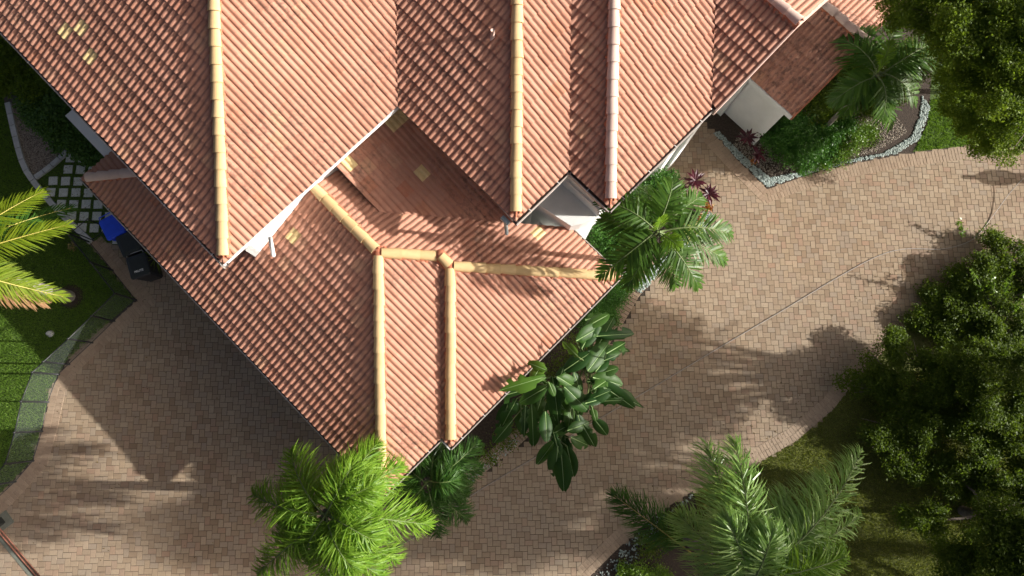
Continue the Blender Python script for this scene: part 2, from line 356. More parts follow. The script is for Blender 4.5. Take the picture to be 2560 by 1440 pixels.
SL['G1'] = ('v-', -3.45, GZ, [[(-.58, -3.45), (-4.63, .60), (U1-.35, .60), (U1-.35, -3.45)], [(U1-.35, -3.45), (U1-.35, -1.62), (-10.17, -1.62), (-12.0, -3.45)]])
SL['G0'] = ('u-', -12.0, GZ, [[(-12.0, -3.45), (-10.17, -1.62), (-12.0, -1.62)]])
SL['G2'] = ('u+', -.58, GZ, [[(-.58, -3.45), (-.58, -1.40), (-3.605, 1.625), (-4.63, .60)]])
SL['G3'] = ('v-', -1.40, GZ, [[(-.58, -1.40), (-.24, -1.40), (-3.265, 1.625), (-3.605, 1.625)]])
SL['G4'] = ('u+', -.24, GZ, [[(-.24, -1.40), (-.24, 4.65), (-3.265, 1.625)]])
SL['G5'] = ('v+', 4.65, GZ, [[(U1-.35, .60), (-4.63, .60), (-3.88, 1.35), (U1-.35, 1.35)], [(-5.40, 1.35), (-3.88, 1.35), (-3.605, 1.625), (-5.125, 1.625)], [(-5.125, 1.625), (-3.265, 1.625), (-.24, 4.65), (-2.10, 4.65)]])
_zb = GZ+PITCH*(4.65-1.35)
SL['B'] = ('u+', -3.09, _zb-PITCH*(5.40-3.09), [[(U1-.35, 1.33), (-5.42, 1.33), (-3.09, 3.66), (U1-.35, 3.66)]])
AX = {'u+': ((1, 0), (0, 1)), 'u-': ((-1, 0), (0, -1)), 'v+': ((0, 1), (-1, 0)), 'v-': ((0, -1), (1, 0))}
def zplane(key, u, v):
    ax, e, z0, _ = SL[key]; f = AX[ax][0]; esgn = e*(f[0]+f[1]); return z0+PITCH*(esgn-(u*f[0]+v*f[1]))
TW, TE, TLEN = .29, .335, .385
prof = []
for k in range(2): prof += [((k+t)*TW/2, h) for t, h in ((0, 0), (.12, .021), (.38, .032), (.64, .021), (.77, .0))]
prof.append((TW, 0))
def tile_mesh():
    V = []; F = []; sm = []; n = len(prof)
    for (y, dz) in ((0, .030), (TLEN, -.004)): V += [(x, y, h+dz) for x, h in prof]
    V += [(x, .0, h+.030) for x, h in prof]; V += [(x, .004, max(h+.030-.026, .0)) for x, h in prof]
    for i in range(n-1): F.append((i, i+1, n+i+1, n+i)); sm.append(True)
    for i in range(n-1): F.append((3*n+i, 3*n+i+1, 2*n+i+1, 2*n+i)); sm.append(False)
    return np.array(V), F, sm
tv, tf, tsm = tile_mesh(); me_t = np_mesh('roof_tile', tv, tf, tsm); me_t.materials.append(M['tile_obj'])
me_ty = np_mesh('yellow_tile', tv, tf, tsm); me_ty.materials.append(M['tile_yellow'])
yellow_px = [('A1', 168, 57), ('A1', 216, 54), ('A1', 241, 132), ('B', 1040, 432), ('B', 978, 305), ('B', 1010, 300), ('G5', 1345, 532), ('B', 850, 420), ('G1', 718, 562)]
def ray_plane(key, px, py):
    z = 4.
    for _ in range(40):
        p = P(px, py, z); z = zplane(key, (p.x-p.y)/S2, (p.x+p.y)/S2)
    return (p.x-p.y)/S2, (p.x+p.y)/S2
ypos = [(k, *ray_plane(k, a, b)) for k, a, b in yellow_px]
full, part = [], []      # (slope, matrix basis, origin, centre)
SLO = {}
for key, (ax, e, z0, pieces) in SL.items():
    f, c = AX[ax]; f = np.array(f, float); c = np.array(c, float); esg = e*(f.sum())
    fx = np.array(UV(f[0], f[1], 0)); cx = np.array(UV(c[0], c[1], 0))
    up = -fx*CP+np.array([0, 0, 1])*PITCH*CP; nrm = np.cross(cx, up)
    if nrm[2] < 0: cx = -cx; c = -c; nrm = np.cross(cx, up)
    base = MB()
    for pc in pieces:
        A = np.array(pc); area = sum(A[i][0]*A[i-1][1]-A[i-1][0]*A[i][1] for i in range(len(A)))
        hp = []
        for i in range(len(A)):
            a, b = A[i], A[(i+1) % len(A)]; d = b-a; nn = np.array([-d[1], d[0]])/np.linalg.norm(d)
            if ((A.mean(0)-a)@nn) < 0: nn = -nn
            hp.append((a, nn))
        ss = esg-A@f; cc = A@c
        i0, i1 = int(math.floor(ss.min()/(TE*CP)))-1, int(math.ceil(ss.max()/(TE*CP)))+1; j0, j1 = int(math.floor(cc.min()/TW))-1, int(math.ceil(cc.max()/TW))+1
        ov = .06 if ss.min() > -.01 and key not in ('B', 'A5L') else 0
        for i in range(i0, i1):
            for j in range(j0, j1):
                s0 = i*TE*CP-ov; cr = [f*(esg-s)+c*x for s in (s0, s0+TLEN*CP) for x in (j*TW, (j+1)*TW)]
                if i < 0: continue
                dmin = min(min((q-a)@n for q in cr) for a, n in hp if not (ov and i == 0 and abs(n@f+1) < .01)); out = any(all((q-a)@n < 0 for q in cr) for a, n in hp)
                if out: continue
                o2 = f*(esg-s0)+c*(j*TW); org = np.array(UV(o2[0], o2[1], zplane(key, o2[0], o2[1])+.02))
                cen = f*(esg-s0-TE*CP/2)+c*((j+.5)*TW)
                rec = (key, cx, up, nrm, org, cen)
                if dmin >= -1e-6: full.append(rec)
                else: part.append((rec, hp, ov and i == 0, f))
        poly = [UV(u, v, zplane(key, u, v)) for u, v in pc]
        n = len(poly); base.add([p-Vector((0, 0, .0)) for p in poly]+[p-Vector((0, 0, .10)) for p in poly], [tuple(range(n)), tuple(range(n, 2*n))[::-1]]+[(q, (q+1) % n, n+(q+1) % n, n+q) for q in range(n)])
    SLO[key] = base.build('roof_slope', M['deck'], house)
def tmat(rec, jit=True):
    key, cx, up, nrm, org, cen = rec; mt = Matrix(((cx[0], up[0], nrm[0], org[0]), (cx[1], up[1], nrm[1], org[1]), (cx[2], up[2], nrm[2], org[2]), (0, 0, 0, 1)))
    if jit: mt = mt @ Matrix.Translation((random.gauss(0, .0015), random.gauss(0, .004), random.gauss(0, .0012))) @ Matrix.Rotation(random.gauss(0, .004), 4, 'Z')
    return mt
yi = set()
for k, u, v in ypos:
    c_ = [(math.hypot(r[5][0]-u, r[5][1]-v), i) for i, r in enumerate(full) if r[0] == k]
    if c_: yi.add(min(c_)[1])
def vis(rec):
    q = pix(rec[4]); return 10 < q[0] < 2550 and 10 < q[1] < 1430
rank = sorted([i for i in range(len(full)) if vis(full[i])], key=lambda i: -full[i][4][2]); owntile = set(rank[:300]) | yi
SV, SF, SR, SS = [], [], [], []; nv = 0
def push(V, F, r, sm):
    global nv
    SV.append(V); SF.extend([tuple(nv+i for i in f) for f in F]); SR.extend([r]*len(F)); SS.extend(sm); nv += len(V)
TV4 = np.concatenate([tv, np.ones((len(tv), 1))], 1)
for i, rec in enumerate(full):
    mt = tmat(rec)
    if i in owntile:
        par = SLO[rec[0]]; o = link('roof_tile', me_ty if i in yi else me_t, par); o.matrix_local = Matrix.Translation(-ORG[par]) @ mt
        if i in yi: o['label'] = 'pale yellow replacement roof tile'
    else: push((TV4 @ np.array(mt).T)[:, :3], tf, random.random(), tsm)
for rec, hp, eave, f in part:
    mt = np.array(tmat(rec)); W = (TV4 @ mt.T)[:, :3]; bm = bmesh.new(); bvs = [bm.verts.new(p) for p in W]; sl = bm.faces.layers.int.new('s')
    for k, fc in enumerate(tf): fa = bm.faces.new([bvs[q] for q in fc]); fa[sl] = int(tsm[k])
    for a, n in hp:
        if eave and abs(n@f+1) < .01: continue
        bmesh.ops.bisect_plane(bm, geom=bm.verts[:]+bm.edges[:]+bm.faces[:], plane_co=UV(a[0], a[1], 0), plane_no=UV(n[0], n[1], 0), clear_inner=True, dist=1e-5)
    if bm.faces:
        bm.verts.index_update(); push(np.array([v.co[:] for v in bm.verts]), [[v.index for v in fa.verts] for fa in bm.faces], random.random(), [bool(fa[sl]) for fa in bm.faces])
    bm.free()
o = link('roof_tiles', np_mesh('roof_tiles', np.concatenate(SV)-np.array(HB), SF, SS, SR), house, M['tile_attr']); o['kind'] = 'stuff'
# ---- ridge and hip tiles on beds of red mortar
def barrel_mesh(r0=.138, r1=.112, L=.42):
    V = []; F = []; n = 9; sm = []
    for (x, r, dz) in ((0, r0, .016), (L, r1, -.014)):
        V += [(x, -r*math.cos(math.pi*k/(n-1)), r*.72*math.sin(math.pi*k/(n-1))+dz) for k in range(n)]
    V += [(0, -r0*math.cos(math.pi*k/(n-1)), r0*.72*math.sin(math.pi*k/(n-1))+.016) for k in range(n)]+[(0, -(r0-.018)*math.cos(math.pi*k/(n-1)), (r0-.018)*.72*math.sin(math.pi*k/(n-1))+.016) for k in range(n)]
    for k in range(n-1): F.append((k, n+k, n+k+1, k+1)); sm.append(True)
    for k in range(n-1): F.append((2*n+k, 2*n+k+1, 3*n+k+1, 3*n+k)); sm.append(False)
    return np_mesh('ridge_tile', V, F, sm)
me_ry = barrel_mesh(); me_ry.materials.append(M['ridge_yellow']); me_rp = barrel_mesh(); me_rp.materials.append(M['ridge_pink'])
Z = zplane
lines = [('A2', (U1, V1), hipt(U1, V1), 'y', .1), ('A3R', (UB, VA), hipt(UB, VA), 'y', .12), ('A4R', (UC, VB), hipt(UC, VB), 'p', .12), ('A5L', (URK, VR), (UC-VS, VR), 'p', .02),
         ('C1', (.10, 13.74), (-1.75, 13.74), 'p', .02), ('G0', (-12.0, -3.45), (-10.17, -1.62), 'p', .12), ('G1', (-4.72, .60), (U1-.3, .60), 'y', 0), ('G2', (-.58, -3.45), (-4.55, .52), 'y', .12),
         ('G5', (-3.66, 1.57), (-4.55, .68), 'y', .0), ('G4', (-3.30, 1.625), (-3.55, 1.625), 'y', .0), ('G4', (-.24, -1.40), (-3.20, 1.56), 'y', .12), ('G4', (-.24, 4.65), (-3.18, 1.71), 'y', .12)]
for key, a, b, colr, gap in lines:
    pa, pb = UV(*a, Z(key, *a)+.055), UV(*b, Z(key, *b)+.055); d = pb-pa; L = d.length; d.normalize(); pa = pa+d*gap; L -= gap
    side = Vector((-d.y, d.x, 0)).normalized(); nz = d.cross(side); par = SLO[key]
    if nz.z < 0: nz = -nz; side = -side
    mt0 = Matrix(((d.x, side.x, nz.x, 0), (d.y, side.y, nz.y, 0), (d.z, side.z, nz.z, 0), (0, 0, 0, 1)))
    n = max(1, round(L/.375)); st = L/n
    for i in range(n):
        p = pa+d*(i*st); o = link('ridge_tile', me_ry if colr == 'y' else me_rp, par); sc = (st+.045)/.42
        o.matrix_local = Matrix.Translation(-ORG[par]+p+Vector((random.gauss(0, .004), random.gauss(0, .002), 0))) @ mt0 @ Matrix.Rotation(random.gauss(0, .012), 4, 'Z') @ Matrix.Diagonal((sc, 1, 1, 1))
    mb = MB()
    for sgn in (-1, 1):
        m = max(4, int(L/.05)); V = []
        for i in range(m+1):
            q = pa-d*.05+d*((L+.08)*i/m); w = .150+random.gauss(0, .012); V += [q+side*sgn*.085+nz*.03, q+side*sgn*w+nz*(-.005+random.gauss(0, .006))-Vector((0, 0, .045)), q+side*sgn*(w+.012)-Vector((0, 0, .10))]
        F = [(3*i+k, 3*i+k+1, 3*i+k+4, 3*i+k+3) for i in range(m) for k in range(2)]
        mb.add(V, F)
    mb.build('mortar', M['mortar'], par)
for (u, v, k) in ((-4.63, .60, 'G1'), (-3.605, 1.625, 'G4'), (-3.265, 1.625, 'G4')):   # mortar lumps where ridges meet
    mb = MB(); c = UV(u, v, Z(k, u, v)+.03); V = [c+Vector((0, 0, .055))]; n = 10
    V += [c+Vector(((.10)*math.cos(6.283*i/n)*random.uniform(.85, 1.1), .10*math.sin(6.283*i/n)*random.uniform(.85, 1.1), .035)) for i in range(n)]+[c+Vector((.17*math.cos(6.283*i/n), .17*math.sin(6.283*i/n), -.06)) for i in range(n)]
    mb.add(V, [(0, 1+i, 1+(i+1) % n) for i in range(n)]+[(1+i, 1+n+i, 1+n+(i+1) % n, 1+(i+1) % n) for i in range(n)], .5, True); mb.build('mortar', M['mortar'], SLO[k])
# end caps: red clay plugs at the lower ends of the hips
for key, a, colr in (('A2', (U1, V1), 0), ('A3R', (UB, VA), 0), ('A4R', (UC, VB), 0), ('G4', (-.24, -1.40), 0)):
    c = UV(*a, Z(key, *a)+.05); mb = MB(); mb.add([c+Vector((-.11, .13, .02)), c+Vector((.11, .13, .02)), c+Vector((0, -.03, -.02)), c+Vector((0, .13, .10))], [(0, 2, 3), (2, 1, 3), (0, 1, 2), (0, 3, 1)]); mb.build('hip_end', M['mortar'], SLO[key])
# ---- gutters, fascias, walls
def gutter(a, b, z, f, mat_lip='gutter_lip', straps=True, fw=.13):
    """a,b in uv along the eave; f = outward uv direction"""
    o = UV(f[0], f[1], 0); pa, pb = UV(*a, z), UV(*b, z); d = (pb-pa).normalized(); L = (pb-pa).length; mb = MB()
    secs = [((.00, -.02), (.012, -.02), (.012, -.12), (.0, -.12)), ((.012, -.12), (fw-.012, -.12), (fw-.012, -.108), (.012, -.108))]
    def bar(sec):
        n = len(sec); V = [p+o*s+Vector((0, 0, h)) for p in (pa, pb) for s, h in sec]; return V, [tuple(range(n)), tuple(range(n, 2*n))[::-1]]+[(i, (i+1) % n, n+(i+1) % n, n+i) for i in range(n)]
    for s_ in secs: mb.add(*bar(s_))
    g = mb.build('gutter', M['gutter'], house)
    mb = MB(); mb.add(*bar(((fw-.014, -.12), (fw+.012, -.12), (fw+.014, -.005), (fw-.012, -.005)))); mb.build('gutter_lip', M[mat_lip], g)
    if straps:
        n = max(1, int(L/.76)); 
        for i in range(n):
            p = pa+d*(L*(i+.5)/n); mb = MB(); rz = math.atan2(o.y, o.x); mb.box(p+o*(fw/2+.0)+Vector((0, 0, -.002)), fw+.03, .022, .006, rz); mb.build('gutter_strap', M['strap'], g)
def wall(a, b, z0, z1, f, th=.18, mat='white', name='wall'):
    o = UV(f[0], f[1], 0); pa, pb = UV(*a, 0), UV(*b, 0); mb = MB(); mb.prism([pa, pb, pb-o*th, pa-o*th], z0, z1); return mb.build(name, M[mat], house)
def soffit(a, b, z, f, depth=.36):
    o = UV(f[0], f[1], 0); pa, pb = UV(*a, 0), UV(*b, 0); mb = MB(); mb.prism([pa, pb, pb-o*depth, pa-o*depth], z-.16, z-.135); mb.build('soffit', M['soffit'], house)
OH = .35
gz, ez = GZ-.03, EZ-.03
gutter((-18.5, V1), (U1+.10, V1), ez, (0, -1)); gutter((U1, V1-.10), (U1, VA), ez, (1, 0), 'white', False, .05)
gutter((U1, VA), (UB+.1, VA), ez, (0, -1), 'gutter', False, .04); gutter((UB, VA-.1), (UB, VB), ez, (1, 0)); gutter((UB, VB), (UC+.1, VB), ez, (0, -1)); gutter((UC, VB-.1), (UC, VC), ez, (1, 0))
gutter((-12.1, -3.45), (-.48, -3.45), gz, (0, -1)); gutter((-.58, -3.55), (-.58, -1.40), gz, (1, 0)); gutter((-.58, -1.40), (-.14, -1.40), gz, (0, -1), 'strap'); gutter((-.24, -1.50), (-.24, 4.75), gz, (1, 0)); gutter((-2.10, 4.65), (-.14, 4.65), gz, (0, 1))
for a, b, f in (((-18.5, V1), (U1, V1), (0, -1)), ((U1, V1), (U1, VA), (1, 0)), ((U1, VA), (UB, VA), (0, -1)), ((UB, VA), (UB, VB), (1, 0)), ((UB, VB), (UC, VB), (0, -1)), ((UC, VB), (UC, VC), (1, 0))): soffit(a, b, EZ, f)
for a, b, f in (((-12, -3.45), (-.58, -3.45), (0, -1)), ((-.58, -3.45), (-.58, -1.4), (1, 0)), ((-.24, -1.4), (-.24, 4.65), (1, 0)), ((-2.1, 4.65), (-.24, 4.65), (0, 1))): soffit(a, b, GZ, f)
wall((-18.5, V1+OH), (U1-OH, V1+OH), 0, EZ-.10, (0, -1)); wall((U1-OH, V1+OH), (U1-OH, VA+OH), 0, EZ-.10, (1, 0))
wall((U1-OH, VA+OH), (UB-OH, VA+OH), 0, EZ-.10, (0, -1)); wall((UB-OH, VA+OH), (UB-OH, VB+OH), 0, EZ-.10, (1, 0)); wall((UB-OH, VB+OH), (UC-OH, VB+OH), 0, EZ-.10, (0, -1)); wall((UC-OH, VB+OH), (UC-OH, 6.5), 0, EZ-.10, (1, 0))
wall((-3.0, 6.5), (-3.0, 14.5), 0, EZ-.1, (1, 0)); wall((-3.0, 6.5), (-1.82, 6.5), 0, EZ-.1, (0, 1))
wall((-12+OH, -3.45+OH), (-.58-OH, -3.45+OH), 0, GZ-.12, (0, -1)); wall((-.58-OH, -3.45+OH), (-.58-OH, -1.4+OH), 0, GZ-.12, (1, 0)); wall((-.58-OH, -1.4+OH), (-.24-OH, -1.4+OH), 0, GZ-.12, (0, -1)); wall((-.24-OH, -1.4+OH), (-.24-OH, 4.65-OH), 0, GZ-.12, (1, 0)); wall((UB, 4.65-OH), (-.24-OH, 4.65-OH), 0, GZ-.12, (0, 1)); wall((-12+OH, -3.45+OH), (-12+OH, V1+OH), 0, GZ-.12, (-1, 0))
# gable A5: rake board, wall, entry; lower gable C
mb = MB()
for v0, z0, v1, z1 in ((VC-.05, EZ-.02, VR, EZ+VS*.4-.02), (VR, EZ+VS*.4-.02, VR+VS+.05, EZ-.02)):
    V = [UV(u, v, z+dz) for u in (URK-.015, URK+.03) for v, z, dz in ((v0, z0, -.16), (v1, z1, -.16), (v1, z1, .05), (v0, z0, .05))]
    mb.add(V, [(0, 1, 2, 3), (7, 6, 5, 4), (0, 4, 5, 1), (1, 5, 6, 2), (2, 6, 7, 3), (3, 7, 4, 0)])
mb.build('rake_board', M['ridge_pink'], house)
mb = MB(); mb.add([UV(u, v, z) for u in (URK-.32, URK-.5) for v, z in ((8.9, 4.9), (13.0, 4.9), (13.0, EZ+.05), (VR, EZ+VS*.4-.08), (8.9, EZ+.05))], [(0, 1, 2, 3, 4), (9, 8, 7, 6, 5)]+[(i, 5+i, 5+(i+1) % 5, (i+1) % 5) for i in range(5)]); mb.build('gable_wall', M['white'], house)
wall((-2.15, 11.62), (-.12, 11.62), 0, GZ-.05, (0, -1)); wall((-.12, 11.62), (-.12, 15.9), 0, GZ-.05, (1, 0)); wall((-1.80, 9.9), (-1.80, 13.2), GZ+.1, 4.9, (1, 0))
mb = MB(); mb.prism([UV(-1.72, 11.44), UV(-1.50, 11.44), UV(-1.50, 11.618), UV(-1.72, 11.618)], 0, GZ-.08); mb.build('pilaster', M['white'], house)
mb = MB(); mb.prism([UV(-.40, 11.47), UV(-.12, 11.47), UV(-.12, 11.618), UV(-.40, 11.618)], 0, GZ-.08); mb.build('pilaster', M['white'], house)
mb = MB(); mb.prism([UV(-1.75, 11.30), UV(.10, 11.30), UV(.10, 11.40), UV(-1.75, 11.40)], GZ-.16, GZ+.015); mb.build('fascia', M['white'], house)
mb = MB()
V = [UV(u, v, z+dz) for u in (.102, .145) for v, z, dz in ((11.32, GZ-.02, -.14), (13.74, GZ+.94, -.14), (13.74, GZ+.94, .05), (11.32, GZ-.02, .05))]
mb.add(V, [(0, 1, 2, 3), (7, 6, 5, 4), (0, 4, 5, 1), (1, 5, 6, 2), (2, 6, 7, 3), (3, 7, 4, 0)]); mb.build('rake_board', M['mortar'], house)
# porch pier beside the entry walk
mb = MB(); c = P(1668, 425, 0); uu, vv = (c.x-c.y)/S2, (c.x+c.y)/S2
mb.prism([UV(uu-.25, vv-.10), UV(uu+.0, vv-.10), UV(uu+.0, vv+.22), UV(uu-.25, vv+.22)], 0, EZ-.15); mb.build('porch_pier', M['white'], house)
mb = MB(); mb.prism([UV(uu-.55, vv-.55), UV(uu-.10, vv-.55), UV(uu-.10, vv-.102), UV(uu-.55, vv-.102)], 0, EZ-.16); mb.build('porch_pier', M['white'], house)
# flat white deck with rounded front in the notch between the roofs
dz_ = 3.4; dk = [P(x, y, dz_) for x, y in ((1392, 449), (1496, 543), (1478, 551), (1455, 559), (1428, 565), (1320, 495))]
mb = MB(); mb.prism(dk, dz_-.10, dz_); mb.build('porch_deck', M['white'], house)
cc = sum(dk, Vector())/len(dk); mb = MB(); mb.prism([cc+(p-cc)*.95 for p in dk], 0, dz_-.102); mb.build('bay_wall', M['white'], house)
wa, wb = P(1385, 443, dz_), P(1494, 541, dz_); wn_ = UV(0, 1, 0)*.2; mb = MB(); mb.prism([wa, wb, wb+wn_, wa+wn_], dz_+.002, EZ-.17); mb.build('wall', M['white'], house)
wn_ = UV(0, -1, 0)*.05; mb = MB(); mb.prism([wa, wb, wb+wn_, wa+wn_], dz_+.55, dz_+.63); mb.build('wall_band', M['white'], house)
# white ledge under the left eave
mb = MB(); mb.prism([UV(-13.75, -2.72), UV(-11.72, -2.72), UV(-11.72, -1.6), UV(-13.75, -1.6)], 2.62, 2.78); mb.build('window_ledge', M['white'], house)
mb = MB(); mb.prism([UV(-13.6, -2.60), UV(-11.85, -2.60), UV(-11.85, -1.62), UV(-13.6, -1.62)], 0, 2.618); mb.build('bay_wall', M['white'], house)
mb = MB(); mb.prism([UV(-15.4, -2.2), UV(-14.1, -2.2), UV(-14.1, -1.62), UV(-15.4, -1.62)], 3.9, 4.02); mb.build('window_ledge', M['white'], house)
# downspout elbows
def spout(p, q, r, mat='white'):
    mb = MB(); mb.tube([p, q, r], .045, 6); mb.build('downspout', M[mat], house)
a = UV(U1+.06, V1+1.05, EZ-.16); mb = MB(); mb.box(a+Vector((0, 0, -.35)), .10, .09, .34, R_(45)); mb.tube([a+Vector((.02, -.02, -.32)), a+UV(.20, -.30, -.95)], .05, 6); mb.build('downspout', M['white'], house)
a = UV(UB-.15, VA-.18, EZ-.14); mb = MB(); mb.box(a+Vector((0, 0, -.12)), .22, .10, .12, R_(-45)); mb.tube([a+Vector((0, 0, -.1)), a+Vector((.05, -.02, -1.2))], .045, 6); mb.build('downspout', M['flash'], house)
# roof vent pipe
u, v = ray_plane('A3L', 1232, 92); c = UV(u, v, Z('A3L', u, v)); mb = MB(); mb.tube([c, c+Vector((0, 0, .28))], .045, 8); mb.tube([c, c+Vector((0, 0, .06))], [.11, .05], 8); mb.build('vent_pipe', M['ridge_pink'], house)
# ------------------------------------------------------------------ vegetation builders
def unit(a): return a/np.maximum(np.linalg.norm(a, axis=-1, keepdims=True), 1e-9)
def leaf_quads(C, size, upb=.9, aspect=.5, jit=.35):
    """C (n,3) leaf positions -> (n,4,3) diamond leaves with mostly upward normals"""
    n = len(C); N = unit(rng.normal(0, 1, (n, 3))*.75+np.array([0, 0, upb])); T = unit(np.cross(N, rng.normal(0, 1, (n, 3)))); B = np.cross(N, T)
    L = size*rng.uniform(1-jit, 1+jit, (n, 1)); W = L*aspect
    return np.stack([C-T*L*.5, C+B*W*.5+T*L*.02, C+T*L*.5, C-B*W*.5+T*L*.02], 1)
def blob_points(blobs, dens, spread, per, shell=.55, clump=0):
    """leaf positions grouped in clumps inside a union of ellipsoids (x,y,z,r,rz)"""
    out = []
    if clump:                                   # break every big ellipsoid into many small leafy heads with gaps between them
        sub = []
        for (x, y, z, r, rz) in blobs:
            for _ in range(max(4, int(9*r*r/clump**2*.30))):
                d = unit(rng.normal(0, 1, 3)); d[2] = abs(d[2])*.9+.05; q = rng.uniform(.5, 1.14); rr = clump*rng.uniform(.55, 1.25)
                sub.append((x+d[0]*r*q*.92, y+d[1]*r*q*.92, z+d[2]*rz*q, rr, rr*.62))
        blobs = sub+[(x, y, z-.25*rz, r*.72, rz*.7, .35) for (x, y, z, r, rz) in blobs]
    for (x, y, z, r, rz, *dk) in blobs:
        k = max(6, int(dens*(dk[0] if dk else 1)*r*r)); D = unit(rng.normal(0, 1, (k, 3))); D[:, 2] = np.where(D[:, 2] < -.3, -D[:, 2], D[:, 2])
        rad = rng.uniform(shell**2, 1.05, (k, 1))**.5*rng.uniform(.80, 1.2, (k, 1)); c = np.array([x, y, z])+D*rad*np.array([r, r, rz])
        p = np.repeat(c, per, 0)+rng.normal(0, 1, (k*per, 3))*spread*np.array([1, 1, .55]); out.append(p)
    p = np.concatenate(out); return p[p[:, 2] > .02]
def wblobs(lst, flat=.8): return [(*P(a, b, z)[:2], z, r, r*flat) for a, b, z, r in lst]
def tree(name, label, cat, blobs, mat, dens=420, per=13, spread=.07, size=.07, group=None, trunk_r=.12, flat=.75, up=.9, shell=.45, shoots=(), clump=.30, base=None):
    bl = wblobs(blobs, flat) if len(blobs[0]) == 4 else blobs; A = np.array(bl); w = A[:, 3]**2; cx, cy = (A[:, 0]*w).sum()/w.sum(), (A[:, 1]*w).sum()/w.sum()
    if base is not None: cx, cy = base[0], base[1]
    t = thing(name, (cx, cy, 0), label, cat, group); mb = MB(); hz = max(.4, A[:, 2].mean()*.55); top = Vector((cx, cy, hz))
    mb.tube([(cx, cy, -.05), (cx+.04, cy-.03, hz*.5), top], [trunk_r*1.3, trunk_r, trunk_r*.8], 8)
    for (x, y, z, r, rz) in bl:
        e = Vector((x, y, z+.25*rz)); m = top.lerp(e, .5)+Vector((random.gauss(0, .1), random.gauss(0, .1), .1)); mb.tube([top, m, e], [trunk_r*.6, trunk_r*.35, .012], 5)
        for _ in range(3):
            q = e+Vector((random.gauss(0, r*.5), random.gauss(0, r*.5), random.uniform(0, rz*.6))); mb.tube([m.lerp(e, .5), q], [trunk_r*.22, .006], 4)
    mb.build('trunk', M['bark'], t)
    C = blob_points(bl, dens, spread, per, shell, clump)
    rn = np.clip(rng.normal(.45, .22, len(C)), 0, 1)
    o = quads_obj('crown', leaf_quads(C, size, up), mat, t, rn)
    for (a, z0, b, z1) in shoots:
        p, q = P(*a, z0), P(*b, z1); mb = MB(); mb.tube([p, p.lerp(q, .5)+Vector((.03, .0, .05)), q], [.012, .009, .004], 4); sh = mb.build('shoot', M['stem'], t)
        n = 70; tt = rng.uniform(.1, 1, (n, 1)); c = np.array(p)+(np.array(q)-np.array(p))*tt+rng.normal(0, .045, (n, 3)); quads_obj('shoot_leaves', leaf_quads(c, .09, .6), M['leaf_bright'], sh, rng.uniform(.4, 1, n))
    return t
def shrub(name, label, cat, blobs, mat, dens=900, per=16, spread=.06, size=.06, group=None, flat=.7, up=.9, aspect=.55, shell=.3):
    bl = wblobs(blobs, flat); A = np.array(bl); cx, cy = A[:, 0].mean(), A[:, 1].mean(); t = thing(name, (cx, cy, 0), label, cat, group); mb = MB()
    for (x, y, z, r, rz) in bl:
        for _ in range(5): mb.tube([(x+random.gauss(0, r*.2), y+random.gauss(0, r*.2), -.02), (x+random.gauss(0, r*.45), y+random.gauss(0, r*.45), z+rz*.5)], [.012, .005], 4)
    mb.build('stems', M['bark'], t); C = blob_points(bl, dens, spread, per, shell); quads_obj('foliage', leaf_quads(C, size, up, aspect), mat, t, np.clip(rng.normal(.5, .25, len(C)), 0, 1)); return t
M['leaf_dark'] = leafmat('dark_tree_leaf', (.045, .085, .010), (.150, .215, .022), .38, .55, spec=.2); M['leaf_mid'] = leafmat('mid_tree_leaf', (.065, .120, .012), (.205, .285, .026), .40, .55, spec=.2)
M['leaf_garden'] = leafmat('garden_shrub_leaf', (.055, .125, .025), (.13, .24, .05), .3, .5, spec=.3); M['leaf_bright'] = leafmat('bright_leaf', (.07, .15, .015), (.17, .28, .03), .35, .35); M['leaf_hedge'] = leafmat('hedge_leaf', (.035, .115, .016), (.09, .22, .03), .3, .45, spec=.3); M['leaf_lime'] = leafmat('lime_leaf', (.09, .19, .015), (.22, .34, .03), .3, .4)
M['frond_fan'] = leafmat('fan_frond', (.035, .095, .012), (.095, .19, .022), .35, .42, spec=.3); M['frond_young'] = leafmat('young_frond', (.13, .27, .02), (.22, .36, .03), .4, .35)
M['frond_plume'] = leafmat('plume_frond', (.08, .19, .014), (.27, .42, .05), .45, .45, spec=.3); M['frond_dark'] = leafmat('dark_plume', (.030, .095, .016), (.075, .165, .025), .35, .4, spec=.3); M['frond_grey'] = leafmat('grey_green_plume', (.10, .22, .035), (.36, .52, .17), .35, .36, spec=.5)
M['frond_coco'] = leafmat('coconut_frond', (.10, .17, .010), (.25, .31, .02), .45, .55, spec=.15); M['frond_dead'] = leafmat('dead_frond', (.26, .14, .06), (.42, .25, .12), .3, .7, tcol=(.5, .3, .14))
M['banana'] = leafmat('banana_leaf', (.014, .052, .009), (.055, .125, .018), .25, .5, 'object', tcol=(.10, .24, .02), spec=.25); M['banana_lit'] = leafmat('sunlit_banana_leaf', (.07, .16, .02), (.12, .22, .03), .35, .3, 'object'); M['midrib'] = plain('leaf_midrib', (.22, .34, .12), .4, .1, 5)  # banana_lit is a paler green copy, sunlight put into the leaf colour
M['cordy'] = leafmat('burgundy_leaf', (.028, .005, .009), (.11, .013, .028), .2, .4, 'object', tcol=(.3, .02, .05)); M['croton'] = leafmat('croton_leaf', (.22, .20, .01), (.45, .05, .02), .2, .4); M['yellowleaf'] = leafmat('yellow_striped_leaf', (.30, .36, .05), (.55, .55, .20), .35, .4, 'object')
M['spiky'] = leafmat('spiky_leaf', (.10, .17, .015), (.20, .28, .03), .3, .4)
